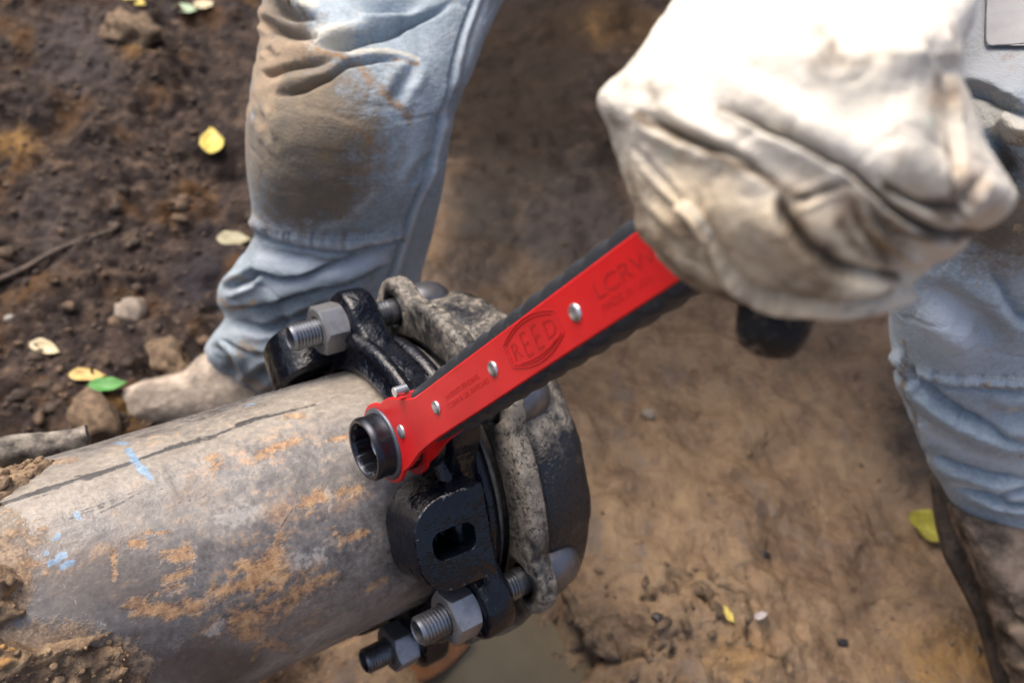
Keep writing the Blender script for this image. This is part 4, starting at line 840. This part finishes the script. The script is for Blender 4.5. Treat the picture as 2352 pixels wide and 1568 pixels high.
# right boot: upper, sole, laces
v, f = inflate([(2172, 1150), (2205, 1250), (2245, 1335), (2282, 1420), (2310, 1520), (2340, 1640), (2420, 1760), (2560, 1760), (2620, 1600), (2600, 1400), (2540, 1230), (2400, 1160)], lambda x, y: .80+.00004*(1400-y)*0, .06, 260, 50, 2.6)
c = Cloth(v, f); c.disp += .004*fbm(c.v*36, 4, 8)*c.front; c.fold([(2290, 1360), (2320, 1420), (2380, 1440)], 10, .006); c.fold([(2300, 1440), (2340, 1500), (2400, 1520)], 12, .008); c.apply(); fixnormals(pmesh('shoe', c.v, clean(f), MAT['shoe2']))
v, f = inflate([(2135, 1085), (2146, 1200), (2165, 1275), (2205, 1350), (2240, 1420), (2262, 1500), (2282, 1570), (2320, 1680), (2400, 1800), (2560, 1820), (2560, 1700), (2400, 1600), (2330, 1560), (2300, 1480), (2280, 1400), (2255, 1330), (2215, 1250), (2185, 1150), (2175, 1070)], lambda x, y: .835, .02, 300, 30, 2.6, center=(2262, 1420))
fixnormals(pmesh('boot_sole', v, clean(f), MAT['sole']))
v, f = inflate([(232, 930), (250, 912), (300, 930), (420, 936), (540, 925), (640, 905), (668, 930), (640, 985), (480, 1010), (330, 1010), (250, 975)], lambda x, y: .985, .03, 200, 30, 3.0); fixnormals(pmesh('boot_sole', v, clean(f), MAT['shoe']))
# glove gripping the wrench
def c4(*pts): return [(1320.7+.531*x, .531*y) for x, y in pts]
GO = [(1660, -420), (1610, -200), (1575, -70), (1541, 0), (1475, 106), (1427, 170), (1403, 212), (1399, 255), (1416, 340), (1435, 425), (1453, 478), (1467, 526), (1496, 579), (1533, 616), (1570, 643), (1618, 669), (1682, 696), (1761, 717), (1852, 738), (1921, 743), (2000, 727), (2059, 696), (2096, 643),
      (2138, 616), (2191, 573), (2223, 542), (2292, 515), (2335, 478), (2345, 446), (2303, 388), (2266, 329), (2245, 265), (2223, 205), (2205, 155), (2212, 100), (2236, 40), (2250, 0), (2270, -80), (2280, -220), (2290, -420)]
def gdepth(x, y): return .262-.000035*(x-1500)+max(0, 120-y)*.00022
v, f = inflate(GO, gdepth, .043, 900, 130, 2.3, center=(1870, 300), soft=50)
gl = Cloth(v, f); gl.front = gl.front & (gl.d < np.array([gdepth(*q) for q in gl.p])+.004)
gl.fold(c4((240, 470), (290, 495), (340, 540), (430, 590), (560, 640), (680, 680), (760, 730), (850, 790), (900, 860)), 13, 0.00406, 'lapR')
gl.fold(c4((850, 770), (885, 870), (905, 950), (960, 1020), (1020, 1085), (1110, 1150), (1250, 1190), (1400, 1200), (1480, 1190)), 14, 0.00468, 'lapR')
gl.fold(c4((560, 440), (620, 460), (740, 520), (860, 580), (980, 640), (1100, 700), (1200, 760), (1290, 840), (1380, 915), (1480, 975), (1600, 1012), (1720, 1018), (1830, 985)), 14, 0.00484, 'lapR')
gl.fold(c4((1280, 760), (1330, 800), (1400, 850), (1480, 885), (1560, 905), (1640, 912), (1680, 890)), 11, 0.00390, 'lapR')
gl.fold(c4((1150, 770), (1210, 860), (1250, 930), (1300, 1010), (1370, 1075), (1450, 1120), (1540, 1140)), 9, 0.00312, 'ridge'); gl.fold(c4((1190, 840), (1225, 930), (1270, 1010), (1340, 1090), (1430, 1140), (1520, 1160)), 10, 0.00312, 'groove')
gl.fold(c4((940, 880), (1000, 855), (1080, 820), (1190, 775)), 9, 0.00234, 'valley'); gl.fold(c4((1230, 860), (1330, 960), (1430, 1020), (1540, 1060)), 14, 0.00234, 'groove')
gl.fold(c4((235, 600), (330, 725), (420, 825), (490, 900)), 8, 0.00187, 'valley')
rim = c4((470, 885), (510, 915), (560, 985), (610, 1065), (660, 1165), (720, 1240), (790, 1290), (860, 1312), (1000, 1328), (1150, 1330), (1290, 1312), (1420, 1255)); gl.fold(rim, 9, .0040, 'ridge', False)
gl.fold(c4((480, 935), (530, 1000), (580, 1080), (630, 1180), (700, 1265), (780, 1320), (880, 1350), (1000, 1362), (1150, 1362), (1300, 1345)), 9, 0.00273, 'groove'); gl.fold(c4((540, 930), (600, 1010), (650, 1090), (700, 1180), (790, 1255), (900, 1275), (1050, 1282), (1250, 1265)), 9, 0.00203, 'groove')
gl.fold(c4((270, 880), (330, 960), (420, 1050), (520, 1130), (600, 1200)), 14, 0.00172); gl.fold(c4((330, 820), (420, 920), (500, 1050), (560, 1150)), 12, 0.00156)
gl.fold(c4((1600, 300), (1650, 380), (1675, 500), (1682, 620), (1690, 750), (1680, 880)), 10, 0.00140, 'ridge'); gl.fold(c4((1560, 320), (1625, 420), (1650, 540), (1660, 660), (1665, 780), (1660, 880)), 14, 0.00234, 'groove')
gl.fold(c4((1640, 930), (1690, 880), (1740, 810), (1790, 740)), 14, 0.00273, 'lapR'); gl.fold(c4((1540, 150), (1580, 220), (1620, 290), (1640, 340)), 16, 0.00195)
gl.fold(c4((1100, 180), (1140, 240), (1200, 280)), 24, 0.00156); gl.fold(c4((280, 360), (310, 420), (370, 470)), 24, 0.00156)
gl.bulge(*c4((200, 440))[0], 50, 45, .004); gl.bulge(*c4((560, 560))[0], 110, 22, .003, 28); gl.bulge(*c4((1000, 540))[0], 180, 40, .004, 30); gl.bulge(*c4((1400, 600))[0], 70, 110, .004, 0); gl.bulge(*c4((1050, 960))[0], 45, 70, .003, -30); gl.bulge(*c4((750, 960))[0], 60, 100, .003, -30); gl.bulge(*c4((1120, 1240))[0], 140, 16, .002)
gl.disp += (.0008*fbm(gl.v*60, 4, 4)-.0005*np.clip(1-np.abs(fbm(gl.v*np.array([34, 34, 60]), 3, 41))*4.5, 0, 1))*gl.front
# fingers closed round the far side of the handle
bk = ~gl.front
for k in range(4):
    a0 = np.array([1560+k*150, 560-k*30]); b0 = np.array([1700+k*150, 210-k*20]); d, _, _ = pldist(gl.p, np.array([a0, b0])); gl.disp += np.where(bk, .009*np.exp(-(d/48)**2)-.002, 0)
gl.apply()
D = lambda pts, w, a: gl.st_line('dirt_shade', c4(*pts), w, a)
D(((290, 495), (340, 540), (560, 645), (760, 735), (870, 800)), 10, .95); D(((885, 870), (960, 1020), (1110, 1150), (1400, 1200)), 16, .9); D(((620, 460), (860, 580), (1200, 765), (1380, 915), (1600, 1015), (1760, 1010)), 9, .95); D(((1330, 800), (1560, 905), (1660, 905)), 12, .9)  # crease strokes: grime, plus the folds' shaded underside painted in
D(((300, 1000), (500, 1200), (700, 1300), (1000, 1400), (1300, 1370)), 40, .72); D(((320, 820), (450, 980), (600, 1160)), 36, .55); D(((930, 900), (1000, 1000), (1100, 1080)), 34, .72); D(((740, 950), (830, 1080), (900, 1150)), 42, .45); D(((1140, 950), (1230, 1080), (1350, 1140)), 26, .7); D(((830, 1260), (1100, 1290), (1350, 1240)), 16, .65); D(((1080, 830), (1190, 780)), 12, .7)
D(((1600, 600), (1630, 760), (1640, 860)), 22, .62); D(((1500, 840), (1600, 860)), 16, .6); D(((1110, 200), (1150, 260), (1260, 270)), 28, .55); D(((330, 370), (380, 470), (460, 470)), 32, .42); D(((1400, 330), (1560, 380)), 34, .35); D(((1380, 700), (1480, 780)), 30, .38); D(((230, 700), (260, 900), (330, 1080)), 22, .5); D(((1380, 1000), (1500, 1000), (1640, 1030)), 14, .8); D(((1640, 100), (1650, 200)), 14, .5); D(((900, 820), (1000, 850)), 24, .55)
B_ = lambda cx, cy, rx, ry, a: gl.st_ell('brown', 1320.7+.531*cx, .531*cy, rx, ry, a=a)
B_(1570, 400, 50, 60, .75); B_(1300, 200, 90, 50, .35); B_(1650, 650, 40, 110, .3); B_(1700, 800, 40, 60, .45); B_(500, 1050, 100, 80, .35); B_(1000, 1020, 60, 60, .5); B_(1350, 1060, 60, 40, .6); B_(1150, 900, 40, 60, .5)
gl.st_ell('buff', *c4((900, 1330))[0], 300, 60, 10, a=1.0); gl.st_ell('buff', *c4((700, 1080))[0], 300, 170, 25, a=1.0); gl.st_ell('buff', *c4((1100, 1050))[0], 220, 130, 25, a=.9); gl.st_ell('buff', *c4((500, 750))[0], 170, 90, 30, a=.55); gl.st_ell('buff', *c4((1500, 820))[0], 110, 60, 20, a=.6); gl.st_ell('buff', *c4((400, 1050))[0], 100, 130, -35, a=.6); gl.st_line('buff', rim, 9, .5); gl.st_ell('buff', *c4((1800, 920))[0], 90, 50, a=.5); gl.st_ell('buff', *c4((1600, 500))[0], 70, 160, a=.45)
gl.st_ell('teal', *c4((1230, 510))[0], 34, 20, 20, a=.75); gl.st_ell('teal', *c4((1500, 540))[0], 20, 12, a=.7); gl.st_ell('teal', *c4((400, 660))[0], 36, 24, a=.6); gl.st_ell('teal', *c4((360, 740))[0], 20, 20, a=.5)
D(((170, 420), (200, 640), (260, 880), (330, 1060)), 30, .45); D(((400, 1080), (620, 1250), (900, 1370)), 70, .5); D(((560, 760), (640, 900), (760, 1100)), 60, .3); D(((900, 1180), (1200, 1240)), 60, .45); D(((1250, 880), (1350, 1000)), 50, .4); D(((1350, 560), (1450, 700)), 50, .25)
D(((1050, 150), (1150, 300), (1350, 300)), 50, .3); D(((250, 380), (420, 430)), 44, .3); D(((950, 1000), (1050, 1100), (1200, 1180)), 40, .55); D(((480, 1000), (560, 1130), (660, 1270)), 40, .45)
for k in ('dirt_shade', 'brown', 'buff', 'teal'): gl.at.setdefault(k, np.zeros(len(gl.v)))
fixnormals(pmesh('glove', gl.v, clean(gl.f), MAT['glove'], gl.at))
seam('glove_seam', rim, gl, .0010, MAT['cord'], .0002)
# second glove resting on the knee, its fingertips just in view
v, f = inflate([(560, -150), (600, -60), (640, 2), (672, 24), (706, 8), (722, 26), (748, 14), (770, -40), (800, -140), (760, -260), (620, -260)], lambda x, y: .735+max(0, -y)*.0004, .03, 200, 40); c = Cloth(v, f); c.disp += .003*fbm(c.v*40, 3, 3)*c.front; c.fold([(690, 20), (680, -60)], 9, .006); c.fold([(735, 20), (730, -60)], 9, .006); c.apply(); z0 = np.zeros(len(c.v))
fixnormals(pmesh('glove', c.v, clean(f), MAT['glove'], dict(dirt_shade=z0+.75, brown=z0+.3, buff=z0+.5, teal=z0)))
# jacket: trunk and sleeves
chest = (hipL+hipR)/2; sh = chest+np.array([0, -.22, .44]); sw = (hipR-hipL)/np.linalg.norm(hipR-hipL)
v, f = tube([chest+np.array([0, .03, -.02]), chest+np.array([0, .01, .18]), chest+np.array([0, -.06, .36]), sh, sh+np.array([0, -.03, .08])], [.17, .20, .22, .19, .07], 40)
v2, f2 = tube([at(1930, -330, .34), at(1960, -700, .52), sh+sw*.30+np.array([0, 0, -.12]), sh+sw*.15], [.05, .058, .062, .07], 32); v3, f3 = tube([at(690, -220, .82), at(700, -480, .98), sh-sw*.30+np.array([0, 0, -.12]), sh-sw*.15], [.045, .055, .062, .07], 32)
allv = np.concatenate([v, v2, v3]); allf = f+[[i+len(v) for i in q] for q in f2]+[[i+len(v)+len(v2) for i in q] for q in f3]; fixnormals(pmesh('jacket', allv, allf, MAT['jacket']))

# rubber handle end below the fist
hp0, hp1 = at(1772, 756, .262), at(1850, 480, .275); ax_ = hp1-hp0; ax_ /= np.linalg.norm(ax_)
vv, ff = revolve([(.0001, -.0075), (.0055, -.0072), (.0085, -.0058), (.0102, -.0025), (.0110, .001), (.0114, .006), (.0110, .03)], 48); z_ = ax_; x_ = np.cross(z_, [0, 0, 1.0]); x_ /= np.linalg.norm(x_); y_ = np.cross(z_, x_)
th_e = empty('tool_handle', frame(hp0, x_, y_, z_), 'black dusty rubber handle end poking out below the white glove', 'tool handle'); mesh('rubber_end', vv, ff, MAT['dustrubber'], th_e)

# ------------------------------------------------------------------ leaves, stones, stick, root
def leaf(px, py, L, Wd_, rot, cols, label, curl=.2, dz=.004, tip=.5, notch=0):
    g = gpt(px, py, dz); n1, n2 = 22, 9; a = math.radians(rot); V = []
    for i in range(n1):
        u = i/(n1-1); w = Wd_/2*(math.sin(math.pi*min(1, u**.8))**.8)*(1-tip*.3*u)
        for j in range(n2):
            s = j/(n2-1)*2-1; x = (u-.5)*L; y = s*w*(1+notch*math.sin(9*u+4*s)); z = curl*L*(.25*(2*u-1)**2+.35*(s*w/(Wd_/2))**2)-.0006*(1-abs(s))+.0008*math.sin(14*u+5*s); V.append((x, y, z))
    V = np.array(V); V2 = V-np.array([0, 0, .0005]); c, s = math.cos(a), math.sin(a)
    f1 = gridfaces(n1, n2, False); f2 = gridfaces(n1, n2, False, True)+len(V); rimi = [i*n2 for i in range(n1)]+[(n1-1)*n2+j for j in range(1, n2)]+[i*n2+n2-1 for i in range(n1-2, -1, -1)]+[j for j in range(n2-2, 0, -1)]
    fr = np.array([[rimi[k], rimi[(k+1) % len(rimi)], rimi[(k+1) % len(rimi)]+len(V), rimi[k]+len(V)] for k in range(len(rimi))])
    key = str(cols); MAT.setdefault(key, m_leaf('leaf_'+str(len(MAT)), *cols))
    o = fixnormals(mesh('fallen_leaf', np.concatenate([V, V2]), np.concatenate([f1, f2, fr]), MAT[key], M=Matrix.Translation(Vector(g))@Matrix.Rotation(a, 4, 'Z'))); return props(o, label, 'leaf', 'fallen leaves on the ground')
Y1 = ((.62, .50, .10), (.50, .40, .10)); Y2 = ((.66, .58, .26), (.55, .46, .20)); GR = ((.36, .46, .30), (.28, .38, .24)); CR = ((.62, .54, .36), (.5, .42, .25)); OC = ((.55, .40, .13), (.42, .28, .09)); GN = ((.05, .20, .035), (.07, .26, .05)); OL = ((.34, .33, .21), (.25, .22, .13)); YG = ((.42, .38, .04), (.30, .27, .04))
leaf(312, 10, .045, .026, -20, Y1, 'yellow leaf topmost on the dark soil, flat and wide'); leaf(427, 27, .044, .036, 10, GR, 'pale green leaf on dark soil beside a cream leaf'); leaf(470, 16, .036, .034, 50, CR, 'cream leaf tucked beside the pale green leaf')
leaf(488, 333, .068, .036, 112, Y1, 'bright yellow leaf standing out beside the stained knee', .3); leaf(538, 555, .046, .030, 10, OL, 'dull olive leaf half behind the trouser leg'); leaf(107, 808, .040, .020, -12, CR, 'cream curled leaf on dark soil far from the boot', .5)
leaf(203, 868, .040, .019, 8, OC, 'tan yellow leaf next to the green leaf'); leaf(248, 890, .040, .022, 20, GN, 'small fresh green leaf beside the muddy boot toe'); leaf(2122, 1226, .050, .038, -35, YG, 'crinkled yellow green leaf against the boot sole', .6, .008, .3, .18)
leaf(1668, 1415, .020, .010, -50, Y1, 'tiny yellow leaf lying on the tan clay'); leaf(1745, 1417, .016, .008, 30, ((.55, .48, .46), (.48, .42, .4)), 'tiny whitish leaf right of the tiny yellow leaf')
leaf(985, 1520, .085, .045, 30, ((.17, .065, .02), (.12, .045, .015)), 'rust brown leaf in the shade under the lowest bolt', .1, .012); leaf(1195, 1560, .034, .016, 5, ((.45, .28, .19), (.4, .24, .16)), 'pinkish leaf scrap at the puddle edge', .2, .016); leaf(2000, 300, .01, .01, 0, OL, 'x') if False else None
def stone(px, py, r, mat, label, sq=(1, .8, .6), amp=.25, cat='stone', name='stone', group=None):
    g = gpt(px, py); v, f = lump((0, 0, r*.25), r, px*.37, sq, amp, True); return props(mesh(name, v, f, mat, M=Matrix.Translation(Vector(g))), label, cat, group)
stone(303, 720, .022, MAT['stone'], 'pale brown stone on the soil left of the trouser fold'); stone(392, 832, .026, MAT['clod2'], 'blocky tan clod behind the muddy boot', (1.2, .8, .55), .4); stone(1489, 953, .009, MAT['stone'], 'small round grey pebble on smooth tan clay', amp=.1); stone(22, 732, .006, MAT['lace'], 'tiny white pebble at the far left on dark soil', amp=.1)
stone(222, 965, .026, MAT['clod2'], 'ochre clod of clay wedged between boot toe and pipe', (1.3, .9, .7)); stone(300, 90, .04, MAT['clod2'], 'brown clod of soil below the topmost yellow leaf', (1.2, .9, .6), .5)
for q, l in (((1510, 1420), 'black pebble left of the tiny yellow leaf'), ((1935, 1477), 'black pebble on bare clay, lower right of the tiny yellow leaf'), ((1755, 1275), 'black pebble beside cracks in the clay')):
    stone(*q, .0055, MAT['black'], l, amp=.3, name='pebble', cat='pebble')
stone(1322, 1408, .014, MAT['clod2'], 'wet brown clod by the rounded bolt head', (1.4, .7, .5), .5); stone(1372, 1470, .016, MAT['clod2'], 'broken lump of clay at the puddle bank', (1.3, .8, .5), .5)
p0, p1 = at(-60, 1062, .575), at(203, 1002, .60); st_pts = [p0, p0+(p1-p0)*.35+np.array([0, 0, .004]), p0+(p1-p0)*.7, p1]; v, f = tube(st_pts, [.0085, .0100, .0090, .0088], 24, 8)
v = np.array(v); v = v+.0010*np.stack([fbm(v*120, 3, 1), fbm(v*120, 3, 2), fbm(v*120, 3, 3)], -1); props(mesh('stick', v, f, MAT['stick'], sharp=50), 'short grey broken stick resting behind the pipe by the soil bank', 'stick')
v, f = tube([gpt(x, y, .006) for x, y in ((-40, 670), (0, 652), (60, 625), (130, 585), (200, 557), (268, 535))], [.0045, .004, .0034, .0026], 12, 8); props(mesh('root', v, f, MAT['rootbark']), 'thin dark root running across the soil on the left', 'root')
